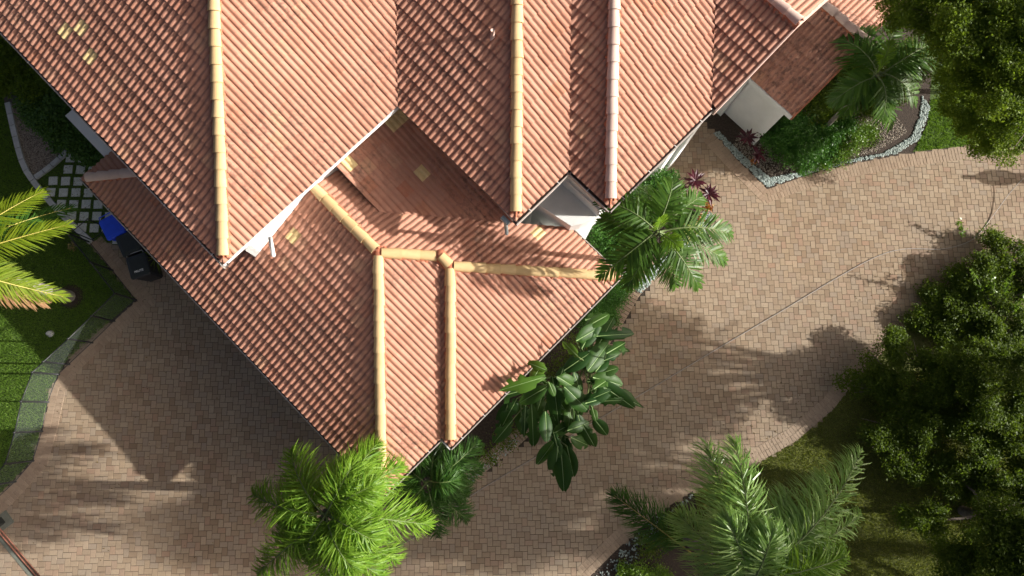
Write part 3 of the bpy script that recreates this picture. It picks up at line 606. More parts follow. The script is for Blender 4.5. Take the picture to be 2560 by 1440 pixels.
KINDS = {'fan': dict(n=34, ln=.64, w=.052, a0=70, a1=22, droop=.16, ranks=1, tilt=.25, wp=.55), 'plume': dict(n=46, ln=.82, w=.026, a0=70, a1=22, droop=.85, ranks=3, tilt=.9, wp=.5), 'coco': dict(n=66, ln=.68, w=.034, a0=62, a1=25, droop=.22, ranks=1, tilt=.15, wp=.6)}
def frond(par, B, T, arch, kind, mat, scale=1.0, start=.16, rmat='stem', bend=0.0):
    K = KINDS[kind]; B, T = Vector(B), Vector(T); L = (T-B).length; hd = Vector((T.x-B.x, T.y-B.y, 0)); hd = hd.normalized() if hd.length > .01 else Vector((1, 0, 0)); sd_ = Vector((-hd.y, hd.x, 0))
    Cn = (B+T)/2+Vector((0, 0, arch))+sd_*bend*L; n = K['n']; t = np.linspace(start, 1, n)
    b, c, e = np.array(B), np.array(Cn), np.array(T)
    def cur(t): t = np.asarray(t)[:, None]; return (1-t)**2*b+2*t*(1-t)*c+t*t*e
    def tan(t): t = np.asarray(t)[:, None]; return unit(2*(1-t)*(c-b)+2*t*(e-c))
    Q, RN = [], []
    for sgn in (-1, 1):
        for r in range(K['ranks']):
            tt = np.clip(t+rng.uniform(-.006, .006, n), start, 1); p = cur(tt); tg = tan(tt); S = unit(np.cross(tg, np.array([0, 0, 1.]))); U = np.cross(S, tg)
            ang = np.radians(K['a0']+(K['a1']-K['a0'])*((tt-start)/(1-start))**1.3)+rng.normal(0, .09 if K['ranks'] == 1 else .30, n); ang = ang[:, None]
            lift = (rng.normal(.10, .12, (n, 1)) if K['ranks'] == 1 else rng.normal((.55, .05, -.40)[r], .22, (n, 1)))
            d = unit(tg*np.cos(ang)+S*sgn*np.sin(ang)+U*lift*np.sin(ang))
            x = (tt-start)/(1-start); ln = K['ln']*scale*(np.minimum(1, .45+2.6*x)*np.sqrt(np.maximum(.03, 1-x**2.2*.90)))*rng.uniform(.85, 1.1, n); ln = ln[:, None]
            nr = unit(U+S*rng.normal(0, K['tilt'], (n, 1))+tg*rng.normal(0, K['tilt']*.5, (n, 1))); W = unit(np.cross(d, nr))*K['w']*scale*.5
            dr = np.array([0, 0, -1.])*K['droop']*rng.uniform(.5, 1.5, (n, 1))
            q = [p, p+d*ln*.35+dr*ln*.08, p+d*ln*.70+dr*ln*.38, p+d*ln*.96+dr*ln*.95]; ws = (.45, 1.0, .8, .08)
            for i in range(3): Q.append(np.stack([q[i]-W*ws[i], q[i]+W*ws[i], q[i+1]+W*ws[i+1], q[i+1]-W*ws[i+1]], 1))
            rr = np.clip(rng.normal(.5, .22, n), 0, 1); RN += [rr, rr, rr]
    tr_ = np.linspace(0, 1, 13); pr = cur(tr_); sr = unit(np.cross(tan(tr_), np.array([0, 0, 1.])))*.02*scale*np.linspace(1, .3, 13)[:, None]
    Qa = np.concatenate(Q); nq = len(Qa); V = np.concatenate([Qa.reshape(-1, 3), np.stack([pr-sr, pr+sr], 1).reshape(-1, 3)])-np.array(ORG[par])
    k = nq*4+np.arange(12)*2; Fq = np.concatenate([np.arange(nq*4).reshape(nq, 4), np.stack([k, k+1, k+3, k+2], 1)])
    o = link('frond', np_mesh('frond', V, Fq, False, np.concatenate(RN+[np.full(12, .8)])), par, mat); ORG[o] = ORG[par]
    ts = np.linspace(0, 1, 10); mb = MB(); mb.tube([Vector(p) for p in cur(ts)], list(np.linspace(.026, .006, 10)*scale), 5); mb.build('rachis', M[rmat], o); return o
def palm(name, label, base, crown, fronds, kind, mat, trunk_r=.09, scale=1.0, group=None, spear=(), rmat='stem', rings=True):
    """fronds: (px, py, z, arch[, material])"""
    c = P(*crown); b = Vector(base); t = thing(name, b, label, 'palm', group); mb = MB()
    pts = [b+(c-b)*k+Vector((0, 0, -.08 if k == 0 else 0)) for k in np.linspace(0, 1, 12)]; mb.tube(pts, [trunk_r*(1.25-.4*k)*(1.0+(.05 if i % 2 else 0)) for i, k in enumerate(np.linspace(0, 1, 12))], 10); mb.build('trunk', M['palm_trunk'], t)
    mb = MB(); mb.tube([c+Vector((0, 0, -.7)), c+Vector((0, 0, -.3)), c+Vector((0, 0, .05))], [trunk_r*.9, trunk_r*.95, trunk_r*.45], 8); mb.build('crownshaft', M['stem'], t)
    for i, f in enumerate(fronds):
        fm = f[4] if len(f) > 4 else mat; T = P(f[0], f[1], f[2]); B = c+Vector((random.gauss(0, .03), random.gauss(0, .03), random.uniform(-.12, .05)))
        frond(t, B, T, f[3], kind, M[fm] if isinstance(fm, str) else fm, scale, bend=random.uniform(-.08, .08), rmat=rmat)
    for s in spear: frond(t, c+Vector((0, 0, .0)), P(s[0], s[1], s[2]), .12, 'fan', M['frond_young'], s[3], .25)
    return t
# ---- the palms
palm('fan_palm', 'glossy green palm with broad leaflets beside the roof corner and driveway', P(1530, 705, 0), (1645, 580, 5.5), [(1500, 500, 5.3, .45), (1505, 545, 4.9, .35), (1682, 452, 5.6, .5), (1752, 492, 5.2, .45), (1826, 585, 5.1, .5), (1812, 650, 4.7, .5), (1745, 715, 4.9, .5), (1690, 715, 4.5, .45), (1570, 715, 4.8, .45), (1502, 690, 4.9, .5), (1610, 470, 4.8, .4), (1560, 640, 4.9, .4)], 'fan', 'frond_fan', .075, .95, spear=((1652, 545, 6.2, .5), (1695, 615, 5.8, .5)))
palm('fan_palm', 'shaded palm with slanting grey trunk rising from the pebble-edged bed', P(2030, 352, 0), (2195, 185, 3.9), [(2090, 95, 3.6, .5), (2078, 130, 3.2, .45), (2150, 55, 3.5, .45), (2340, 105, 3.8, .5), (2360, 145, 3.5, .45), (2240, 60, 3.4, .4), (2080, 255, 3.2, .5), (2110, 285, 2.8, .4), (2225, 320, 2.6, .45), (2290, 255, 3.2, .5), (2300, 190, 3.0, .4), (2205, 300, 3.3, .5)], 'fan', 'frond_fan', .06, .95, spear=((2225, 105, 4.6, .55), (2205, 150, 4.4, .5)))
palm('feather_palm', 'bright lime green feathery palm in front of the garage roof corner', (*P(813, 1285, 4.9)[:2], 0), (813, 1285, 4.9), [(728, 1128, 4.2, .8), (632, 1235, 4.0, .8), (940, 1112, 4.3, .8), (1000, 1165, 4.0, .7), (1072, 1312, 3.9, .8), (950, 1440, 4.2, .8), (645, 1432, 3.9, .8), (820, 1475, 4.2, .8), (700, 1365, 3.6, .5), (930, 1215, 5.4, .5), (880, 1420, 5.2, .5), (990, 1400, 3.7, .6), (720, 1225, 3.4, .4), (880, 1165, 5.3, .5), (760, 1390, 4.6, .5), (700, 1300, 4.4, .5), (930, 1350, 5.2, .5)], 'plume', 'frond_plume', .12, 1.0)
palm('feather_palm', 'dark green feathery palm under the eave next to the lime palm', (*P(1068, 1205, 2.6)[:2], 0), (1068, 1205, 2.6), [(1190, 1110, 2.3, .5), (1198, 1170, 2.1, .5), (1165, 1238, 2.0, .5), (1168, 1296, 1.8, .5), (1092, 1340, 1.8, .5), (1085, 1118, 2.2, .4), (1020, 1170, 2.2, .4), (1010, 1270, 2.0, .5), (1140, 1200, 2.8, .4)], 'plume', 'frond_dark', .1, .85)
p5 = palm('feather_palm', 'silvery green feathery palm at the bottom edge beside the lawn', (*P(1880, 1452, 5.0)[:2], 0), (1880, 1452, 5.0), [(1840, 1108, 4.6, .9), (1768, 1115, 4.0, .9), (2150, 1132, 4.4, .9), (2150, 1290, 3.8, .7), (2112, 1392, 5.2, .5, 'frond_plume'), (2080, 1480, 4.6, .6, 'frond_plume'), (1760, 1490, 4.0, .6), (2000, 1500, 5.0, .5, 'frond_plume'), (1900, 1620, 4.4, .6), (1965, 1235, 4.5, .8), (2060, 1195, 4.3, .8), (1700, 1290, 3.4, .6), (1930, 1330, 5.6, .4), (1820, 1300, 5.4, .4), (2040, 1300, 5.0, .5)], 'plume', 'frond_grey', .17, 1.1)  # bottom fronds take the brighter plume green to stand in for sunlight
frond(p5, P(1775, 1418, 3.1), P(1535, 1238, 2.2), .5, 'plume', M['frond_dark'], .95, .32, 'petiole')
palm('coconut_palm', 'sunlit yellow green coconut palm leaning over the left lawn', P(176, 742, 0), (-150, 655, 5.0), [(168, 562, 4.6, .6), (108, 478, 4.5, .6), (178, 520, 3.6, .5, 'frond_dark'), (75, 712, 4.0, .7), (160, 742, 3.4, .9), (112, 758, 3.2, .6, 'frond_dead'), (-420, 560, 4.5, .6), (-300, 900, 4.4, .6), (-150, 350, 4.6, .6), (-380, 760, 4.4, .6)], 'coco', 'frond_coco', .14, .9, rmat='petiole')  # one green frond takes the dark plume colour as painted shade
# ---- trees on the right
tree('leafy_tree', 'dense leafy tree behind the shaded palm at the upper right', 'tree', [(2330, 35, 5.0, .9), (2420, 80, 5.4, 1.1), (2520, 90, 5.6, 1.2), (2410, 190, 4.6, .95), (2510, 220, 5.0, 1.1), (2385, 275, 2.6, .65), (2455, 315, 2.8, .75), (2535, 325, 3.3, .8), (2430, 375, 1.5, .32), (2490, 372, 1.7, .38), (2255, 20, 4.4, .7), (2600, 150, 5.4, 1.2), (2600, 40, 5.6, 1.3), (2375, 130, 2.6, .85), (2400, 225, 2.0, .85), (2440, 320, 1.2, .6), (2480, 150, 3.0, 1.0), (2355, 60, 2.8, .8), (2360, 210, 1.6, .6)], M['leaf_mid'], shoots=(), base=P(2600, 235, 0), trunk_r=.1)
tree('leafy_tree', 'dark leafy tree with upright pale shoots at the driveway edge', 'tree', [(2485, 690, .40, .95), (2410, 715, .18, .68), (2345, 745, .10, .46), (2305, 800, .10, .52), (2395, 820, .25, .9), (2505, 820, .5, 1.05), (2570, 650, .5, .8), (2480, 600, .25, .42) , (2650, 740, .7, 1.1)], M['leaf_dark'], flat=.30, shoots=(((2455, 735), .6, (2428, 672), 1.2), ((2480, 745), .6, (2482, 682), 1.2), ((2500, 750), .6, (2535, 676), 1.2), ((2530, 780), .7, (2565, 735), 1.2), ((2406, 592), .2, (2399, 552), .5)))
tree('leafy_tree', 'broad dark leafy tree overhanging the lawn right of the driveway', 'tree', [(2260, 880, .5, .62), (2185, 940, .4, .52), (2120, 962, .35, .30), (2310, 955, .7, .85), (2230, 1020, .4, .62), (2400, 930, 1.0, 1.0), (2500, 960, 1.5, 1.2), (2330, 1060, .5, .85), (2440, 1080, .7, 1.0), (2190, 1090, .3, .5), (2260, 1150, .35, .65), (2600, 1040, 1.1, 1.2)], M['leaf_dark'], flat=.5)
tree('leafy_tree', 'shadowed leafy tree in the bottom right corner', 'tree', [(2390, 1200, .4, .85), (2500, 1180, .6, 1.1), (2310, 1300, 1.2, .6), (2480, 1330, 3.0, .95), (2550, 1420, 3.2, 1.0), (2400, 1400, 2.4, .8), (2620, 1250, .8, 1.2), (2650, 1400, 3.4, 1.2)], M['leaf_dark'], flat=.55)
def off(name, label, x, y, h, r, mat='leaf_mid', n=9, lo=.55, dens=110):
    bl = [(x+random.gauss(0, r*.45), y+random.gauss(0, r*.45), h*random.uniform(lo, .92), r*random.uniform(.45, .7), r*.5) for _ in range(n)]; return tree(name, label, 'tree', bl, M[mat], dens, 16, .2, .14, trunk_r=.2, clump=0)
off('leafy_tree', 'tall leafy tree beyond the right edge shading the lower driveway', 21.0, 1.2, 8.2, 2.0, n=13, lo=.74, dens=170)
off('leafy_tree', 'very tall tree beyond the right edge near the lower lawn', 22.5, -2.4, 11.0, 2.1, n=12, lo=.76)
off('leafy_tree', 'leafy tree beyond the lower right corner of the lawn', 19.5, -5.6, 6.5, 1.8, n=8)
off('leafy_tree', 'distant very tall tree beyond the right edge', 40.0, -3.9, 22.0, 1.7, n=8, lo=.78, dens=60)
# ---- bird-of-paradise clump by the eave
def paddle(par, B, T, w, mat, droop=.25, torn=0, fold=.25):
    B, T = Vector(B), Vector(T); d = T-B; L = d.length; d.normalize(); S = d.cross(Vector((0, 0, 1))).normalized(); U = S.cross(d); n = 9; roll = random.uniform(-.5, .5); S, U = S*math.cos(roll)+U*math.sin(roll), U*math.cos(roll)-S*math.sin(roll)
    mid = []; 
    for i in range(n+1):
        t = i/n; mid.append(B+d*L*t+Vector((0, 0, 1))*(.55*L*t*(1-t)*droop*2-.0))
    V, F = [], []
    for sgn in (-1, 1):
        rows = []
        for i in range(n+1):
            t = i/n; ww = w*.5*(math.sin(math.pi*min(1, (t*.93+.06)))**.62); tear = (random.random() < torn) * random.uniform(.1, .3)*w
            r0 = len(V); V += [mid[i], mid[i]+S*sgn*ww*.5+U*(fold*ww*.5-.0), mid[i]+S*sgn*(ww-tear)+U*(fold*ww*.35-ww*.22)+d*.04*L]; rows.append(r0)
        for i in range(n):
            for k in range(2):
                if torn and k == 1 and random.random() < torn*.5: continue
                q = (rows[i]+k, rows[i]+k+1, rows[i+1]+k+1, rows[i+1]+k); F.append(q if sgn < 0 else q[::-1])
    mb = MB(); mb.add(V, F, .5, True); o = mb.build('leaf', mat, par); mb = MB(); mb.tube([p+U*.004 for p in mid], list(np.linspace(.014, .004, n+1)), 4); mb.build('midrib', M['midrib'], o)
BAN = [(1120, 160, 1265, 80), (1050, 260, 1205, 170), (1210, 240, 1455, 225), (1270, 360, 1390, 290), (1130, 470, 1260, 300), (1180, 490, 1255, 400), (1200, 520, 1335, 480), (1180, 560, 1365, 610), (1180, 590, 1450, 775), (1110, 720, 1280, 650), (1190, 730, 1370, 720), (1110, 740, 1220, 710), (960, 480, 1120, 370), (1020, 380, 920, 280), (780, 490, 660, 440), (700, 560, 770, 440), (740, 560, 445, 650), (770, 640, 600, 740), (560, 740, 470, 910), (520, 900, 405, 1040), (640, 800, 630, 1000), (690, 800, 700, 1060), (850, 600, 890, 910), (820, 600, 860, 690), (960, 650, 1110, 800), (1010, 540, 1060, 680), (900, 560, 1030, 640), (790, 840, 800, 1030), (870, 960, 1000, 890), (980, 940, 1115, 890), (1140, 780, 1170, 880), (1170, 880, 1250, 980), (1080, 930, 1160, 1070), (1000, 1010, 1110, 1060), (890, 1110, 850, 960), (840, 1050, 730, 1200), (880, 1100, 860, 1290), (910, 1130, 930, 1400), (960, 1100, 1000, 1290), (880, 600, 930, 470), (1080, 300, 1180, 110), (1240, 420, 1340, 380), (1040, 860, 1080, 1010), (760, 700, 700, 900), (980, 780, 960, 940), (1150, 640, 1270, 560)]
CEN = [((1180, 480), 'tall bird-of-paradise plant with broad leaves reaching over the driveway'), ((770, 620), 'bird-of-paradise plant with sunlit torn leaf against the roof edge'), ((920, 1000), 'bird-of-paradise plant whose leaves point down the picture onto the pavers')]
ban = []
for (cx, cy), lab in CEN: ban.append(thing('bird_of_paradise', P(1100+cx/3-25, 760+cy/3, 0), lab, 'plant'))
bst = [MB() for _ in ban]
for i, (a, b, c, d) in enumerate(BAN):
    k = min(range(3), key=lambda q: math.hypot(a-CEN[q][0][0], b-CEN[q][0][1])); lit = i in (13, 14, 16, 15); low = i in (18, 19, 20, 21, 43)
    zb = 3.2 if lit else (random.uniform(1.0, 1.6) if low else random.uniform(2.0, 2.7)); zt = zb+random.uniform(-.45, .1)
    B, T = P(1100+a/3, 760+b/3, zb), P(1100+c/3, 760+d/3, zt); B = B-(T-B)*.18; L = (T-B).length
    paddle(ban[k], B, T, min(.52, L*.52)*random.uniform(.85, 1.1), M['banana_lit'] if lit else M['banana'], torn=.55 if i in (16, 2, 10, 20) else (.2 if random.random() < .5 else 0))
    if i % 2 == 0:
        o2 = Vector((random.gauss(0, .22), random.gauss(0, .22), -random.uniform(.5, .9))); paddle(ban[k], B+o2, T+o2+Vector((random.gauss(0, .15), random.gauss(0, .15), -.1)), min(.45, L*.45), M['banana'], torn=.3)
    root = ORG[ban[k]]+Vector((random.gauss(0, .15), random.gauss(0, .15), 0)); bst[k].tube([root, root.lerp(B, .6)+Vector((0, 0, .25)), B], [.03, .02, .012], 5)
for k in range(3): bst[k].build('stems', M['stem'], ban[k])
# ---- rosette plants with big leaves
def rosette(name, label, px, py, z, n, ln, w, mat, rise=.35, cat='plant', group=None):
    c = P(px, py, z); t = thing(name, (c.x, c.y, 0), label, cat, group); mb = MB(); mb.tube([(c.x, c.y, -.02), (c.x, c.y, z)], [.018, .014], 5); mb.build('stem', M['bark'], t)
    for i in range(n):
        a = 6.283*i/n*1.0+random.gauss(0, .15); el = random.uniform(.1, 1.0)*rise*2; l = ln*random.uniform(.75, 1.1); d = Vector((math.cos(a), math.sin(a), el)).normalized(); S = Vector((-math.sin(a), math.cos(a), 0)); m = c+d*l*.5; e = c+d*l+Vector((0, 0, -.25*l)); ww = w*.5
        mb = MB(); mb.add([c-S*ww*.3, c+S*ww*.3, m+S*ww, m-S*ww, m+Vector((0, 0, -.02)), e, c], [(6, 1, 2, 4), (0, 6, 4, 3), (4, 2, 5), (3, 4, 5)]); mb.build('leaf', mat, t)
    return t
rosette('cordyline', 'burgundy ti plant nearest the white porch pier', 1738, 452, .9, 13, .42, .10, M['cordy']); rosette('cordyline', 'burgundy ti plant at the edge of the entry walk', 1772, 485, .8, 14, .42, .10, M['cordy']); rosette('cordyline', 'smaller burgundy ti plant tucked beneath the other two', 1700, 470, .5, 10, .35, .09, M['cordy'])
rosette('cordyline', 'dark red ti plant against the white entry wall', 1868, 345, .8, 12, .38, .09, M['cordy']); rosette('cordyline', 'dark red ti plant in the shady bed by the pebbles', 1895, 385, .6, 12, .36, .09, M['cordy']); rosette('cordyline', 'dark red ti plant under the low gable', 1915, 335, .7, 12, .36, .09, M['cordy'])
rosette('spider_plant', 'yellow striped plant under the palm beside the pebbles', 1738, 570, .35, 16, .45, .06, M['yellowleaf'], .3); rosette('spider_plant', 'pale yellow striped plant half under the palm fronds', 1716, 588, .3, 12, .4, .06, M['yellowleaf'], .3)
rosette('young_palm', 'spiky lime seedling between the black bins and the wall', 392, 640, .8, 20, .55, .03, M['spiky'], .35)
shrub('croton', 'small red and yellow croton at the pebble corner', 'plant', [(1768, 518, .25, .16), (1752, 545, .2, .12)], M['croton'], 1500, 8, .04, .06); shrub('croton', 'little red croton in the shade of the entry bed', 'plant', [(1885, 405, .25, .10)], M['croton'], 1500, 8, .04, .06)
shrub('croton', 'small straw coloured croton on the left lawn', 'plant', [(180, 612, .15, .16)], leafmat('straw_leaf', (.25, .19, .07), (.42, .34, .14), .2, .6), 350, 7, .04, .06)
# ---- shrubs
shrub('hedge', 'bright green clipped shrub below the porch roof corner', 'shrub', [(1600, 495, .8, .46), (1640, 465, .8, .46), (1675, 455, .6, .34), (1590, 535, .7, .42), (1640, 520, .6, .42)], M['leaf_hedge'])
shrub('hedge', 'glossy green shrub between the garage eave and the palm', 'shrub', [(1505, 590, .8, .44), (1545, 600, .8, .48), (1525, 635, .7, .45), (1570, 640, .7, .45), (1500, 565, .5, .28), (1590, 600, .6, .4), (1560, 675, .5, .35)], M['leaf_hedge'])
shrub('shrub', 'low dark green shrub below the garage eave corner', 'shrub', [(1540, 735, .5, .42), (1515, 775, .4, .42), (1565, 705, .4, .36), (1480, 800, .5, .45)], M['leaf_hedge'], size=.05); shrub('shrub', 'fine leaved ground shrub beside the bird-of-paradise', 'shrub', [(1530, 800, .3, .28), (1490, 800, .4, .3)], M['leaf_hedge'], size=.045)
shrub('hedge', 'sunlit lime edged hedge along the pebble bed', 'shrub', [(2010, 360, .8, .62), (2060, 335, .8, .55), (2100, 305, .8, .48), (2010, 402, .5, .46), (1985, 325, .9, .6), (1975, 385, .6, .45), (1940, 350, .7, .5), (2060, 385, .5, .45)], M['leaf_hedge']); shrub('hedge', 'rounded light green shrub nearest the mulch', 'shrub', [(2125, 350, .7, .48), (2165, 338, .6, .42), (2095, 382, .5, .42), (2055, 402, .4, .36)], M['leaf_bright'], size=.05)
shrub('hedge', 'dark shrub under the low gable roof', 'shrub', [(2040, 265, 1.0, .7), (2100, 215, 1.1, .7), (2170, 255, .9, .6), (2225, 215, .9, .6), (2270, 160, 1.2, .7), (2150, 165, 1.2, .7)], M['leaf_dark'])
shrub('shrub', 'dark leafy shrub in the corner of the left lawn', 'shrub', [(30, 150, 1.0, .75), (90, 215, 1.0, .6), (-40, 110, 1.2, .8), (10, 215, .8, .4)], M['leaf_mid'], 500, 18, .09, .08)
shrub('shrub', 'leafy green shrub beside the brown gravel', 'shrub', [(90, 285, .8, .45), (130, 310, .9, .5), (150, 260, .9, .5), (80, 250, .7, .4)], M['leaf_garden'], 800, 14, .08, .09); shrub('shrub', 'mixed leafy shrub below the white ledge', 'shrub', [(190, 345, .8, .45), (215, 375, .7, .4), (160, 345, .6, .4), (235, 390, .7, .35)], M['leaf_garden'], 700, 14, .08, .10)
shrub('ground_cover', 'bright lime ground cover at the bottom edge', 'plant', [(1600, 1432, .15, .35), (1650, 1435, .15, .3), (1560, 1428, .1, .25)], M['leaf_lime'], 700, 12, .06, .05, flat=.4); shrub('ground_cover', 'dim ground cover under the silvery palm', 'plant', [(1700, 1300, .2, .4), (1660, 1340, .2, .4), (1620, 1370, .15, .35), (1760, 1340, .25, .45), (1790, 1280, .25, .35)], M['leaf_dark'], 450, 10, .07, .06, flat=.5)
shrub('ground_cover', 'sparse planting in the dark bed below the bird-of-paradise', 'plant', [(1260, 1100, .2, .35), (1220, 1140, .2, .35), (1300, 1075, .2, .3), (1340, 1010, .4, .5), (1400, 930, .5, .5), (1440, 870, .5, .5)], M['leaf_dark'], 350, 8, .07, .06, flat=.5)
# ---- grass, pebbles, gravel, mulch
def grass(poly, n, mat, h=.05):
    p = sample_poly(poly, n); a = rng.uniform(0, 6.283, n); hh = h*rng.uniform(.6, 1.3, n); w = .010; b = np.stack([p[:, 0], p[:, 1], np.full(n, -.004)], 1); d = np.stack([np.cos(a), np.sin(a), np.zeros(n)], 1); l = np.stack([rng.normal(0, .5, n)*hh, rng.normal(0, .5, n)*hh, hh], 1)
    o = quads_obj('grass', np.stack([b-d*w, b+d*w, b+l], 1), mat, None, rng.uniform(0, 1, n)); o['kind'] = 'stuff'; return o
tag(grass(lpoly([(-60, 60), (10, 250), (40, 370), (75, 440), (215, 600), (338, 748), (250, 826), (168, 900), (125, 970), (106, 1060), (80, 1150), (0, 1235), (-60, 1290)]), 90000, M['grass']), 'short green lawn grass behind the mesh fence', 'grass')
tag(grass(lpoly([(2155, 930), (2085, 1022), (1992, 1102), (1882, 1165), (1735, 1226), (1745, 1290), (1900, 1470), (2600, 1470), (2600, 930)]), 90000, M['grass_dry'], .045), 'yellowish lawn grass right of the driveway', 'grass'); tag(grass(lpoly([(2325, 250), (2318, 310), (2282, 380), (2400, 366), (2600, 352), (2600, 200)]), 15000, M['grass'], .05), 'shaded lawn grass beside the pebble edging', 'grass')
tag(grass(PADS, 14000, M['grass'], .03), 'grass growing between the square garden slabs', 'grass')
def stones(name, label, cat, poly, n, size, mat, z=.0):
    p = sample_poly(poly, n); c = np.stack([p[:, 0], p[:, 1], np.full(n, z)], 1); s = size*rng.uniform(.6, 1.25, (n, 1)); a = rng.uniform(0, 6.283, n); ex = np.stack([np.cos(a), np.sin(a), np.zeros(n)], 1)*s*rng.uniform(.8, 1.3, (n, 1)); ey = np.stack([-np.sin(a), np.cos(a), np.zeros(n)], 1)*s*.75; ez_ = np.array([0, 0, 1.])*s*.6
    V = np.stack([c+ex, c+ey, c-ex, c-ey, c+ez_+ex*.1, c+ex*.7+ey*.7+ez_*.35, c-ex*.7+ey*.7+ez_*.35, c-ex*.7-ey*.7+ez_*.35, c+ex*.7-ey*.7+ez_*.35], 1); b = (np.arange(n)*9)[:, None]
    F = np.concatenate([b+np.array(t)[None] for t in ((4, 5, 6), (4, 6, 7), (4, 7, 8), (4, 8, 5), (5, 0, 8), (5, 1, 6), (6, 2, 7), (7, 3, 8), (5, 0, 1), (1, 6, 2), (2, 7, 3), (3, 8, 0))], 0)
    r = np.tile(rng.uniform(0, 1, n), 12); o = link(name, np_mesh(name, V.reshape(-1, 3), F, False, r), None, mat); tag(o, label, cat, kind='stuff'); return o
stones('pebbles', 'pale green white pebbles edging the entry bed', 'pebbles', lpoly([(1785, 334), (1846, 400), (1918, 468), (2020, 434), (2127, 406), (2240, 385), (2300, 345), (2325, 270), (2305, 240), (2298, 290), (2280, 340), (2205, 385), (2115, 401), (2012, 427), (1925, 445), (1866, 397), (1796, 328)]), 1700, .034, M['pebble'], .01)
stones('pebbles', 'white pebbles between the palm and the border bricks', 'pebbles', lpoly([(1785, 538), (1740, 603), (1660, 670), (1600, 736), (1585, 720), (1640, 655), (1715, 595), (1765, 520)]), 900, .034, M['pebble'], .01)
stones('pebbles', 'white pebbles in the dark bed at the bottom', 'pebbles', lpoly([(1735, 1232), (1640, 1292), (1550, 1375), (1480, 1445), (1560, 1445), (1620, 1350), (1700, 1290)]), 220, .03, M['pebble'], .01); stones('pebbles', 'scattered pebbles below the bird-of-paradise', 'pebbles', lpoly([(1170, 1214), (1302, 1108), (1290, 1090), (1160, 1190)]), 120, .025, M['pebble'], .01)
stones('gravel', 'brown gravel inside the concrete edging', 'gravel', lpoly([(20, 262), (45, 370), (90, 445), (165, 388), (200, 370), (120, 320), (60, 250)]), 7000, .018, M['gravel'], .005); stones('mulch', 'brown mulch in the entry bed', 'mulch', lpoly([(1900, 420), (1930, 440), (2190, 380), (2270, 330), (2240, 290), (1850, 330), (1830, 370)]), 5000, .02, M['gravel'], .0)
# ---- concrete edging and slabs of the garden path
def edging(name, label, pts, w, n):
    wp = smooth_path(PX(pts), 12); tot = [0]
    for a, b in zip(wp[:-1], wp[1:]): tot.append(tot[-1]+(b-a).length)
    t = thing(name, wp[0], label, 'edging'); L = tot[-1]
    def at(s):
        for i in range(len(wp)-1):
            if tot[i+1] >= s: return wp[i].lerp(wp[i+1], (s-tot[i])/max(1e-6, tot[i+1]-tot[i]))
        return wp[-1]
    for i in range(n):
        a, b = at(L*i/n+.006), at(L*(i+1)/n-.006); d = (b-a).normalized(); m = (a+b)/2; mb = MB(); mb.box((m.x, m.y, -.05), (b-a).length+.004, w, .13+random.gauss(0, .004), math.atan2(d.y, d.x), taper=.97); mb.build('edging_block', M['concrete'], t)
edging('concrete_edging', 'curved concrete edging between the lawn and the gravel', [(22, 258), (38, 330), (60, 410), (92, 462), (150, 530), (230, 606)], .17, 14); edging('concrete_edging', 'short straight concrete edging between gravel and slabs', [(90, 445), (128, 418), (170, 380)], .15, 4)
me_s = None; ax_, ay_ = P(176, 424), P(206, 424); dx = (ay_-ax_).length; o0 = P(170, 424)
for i in range(-5, 6):
    for j in range(-7, 3):
        c = Vector((o0.x+i*.375+j*.03, o0.y+j*.365, 0)); q = pix(c)
        if in_poly(c.x, c.y, PADS) and all(in_poly(c.x+sx*.10, c.y+sy*.10, PADS) for sx in (-1, 1) for sy in (-1, 1)):
            if me_s is None:
                v_, f_ = paver_mesh(.265, .265, c=.006, g=.0); me_s = np_mesh('paving_slab', v_, f_); me_s.materials.append(M['slab'])
            o = link('paving_slab', me_s, path); o.location = (c.x+random.gauss(0, .006), c.y+random.gauss(0, .006), .012); o.rotation_euler = (0, 0, R_(1)+random.gauss(0, .02))
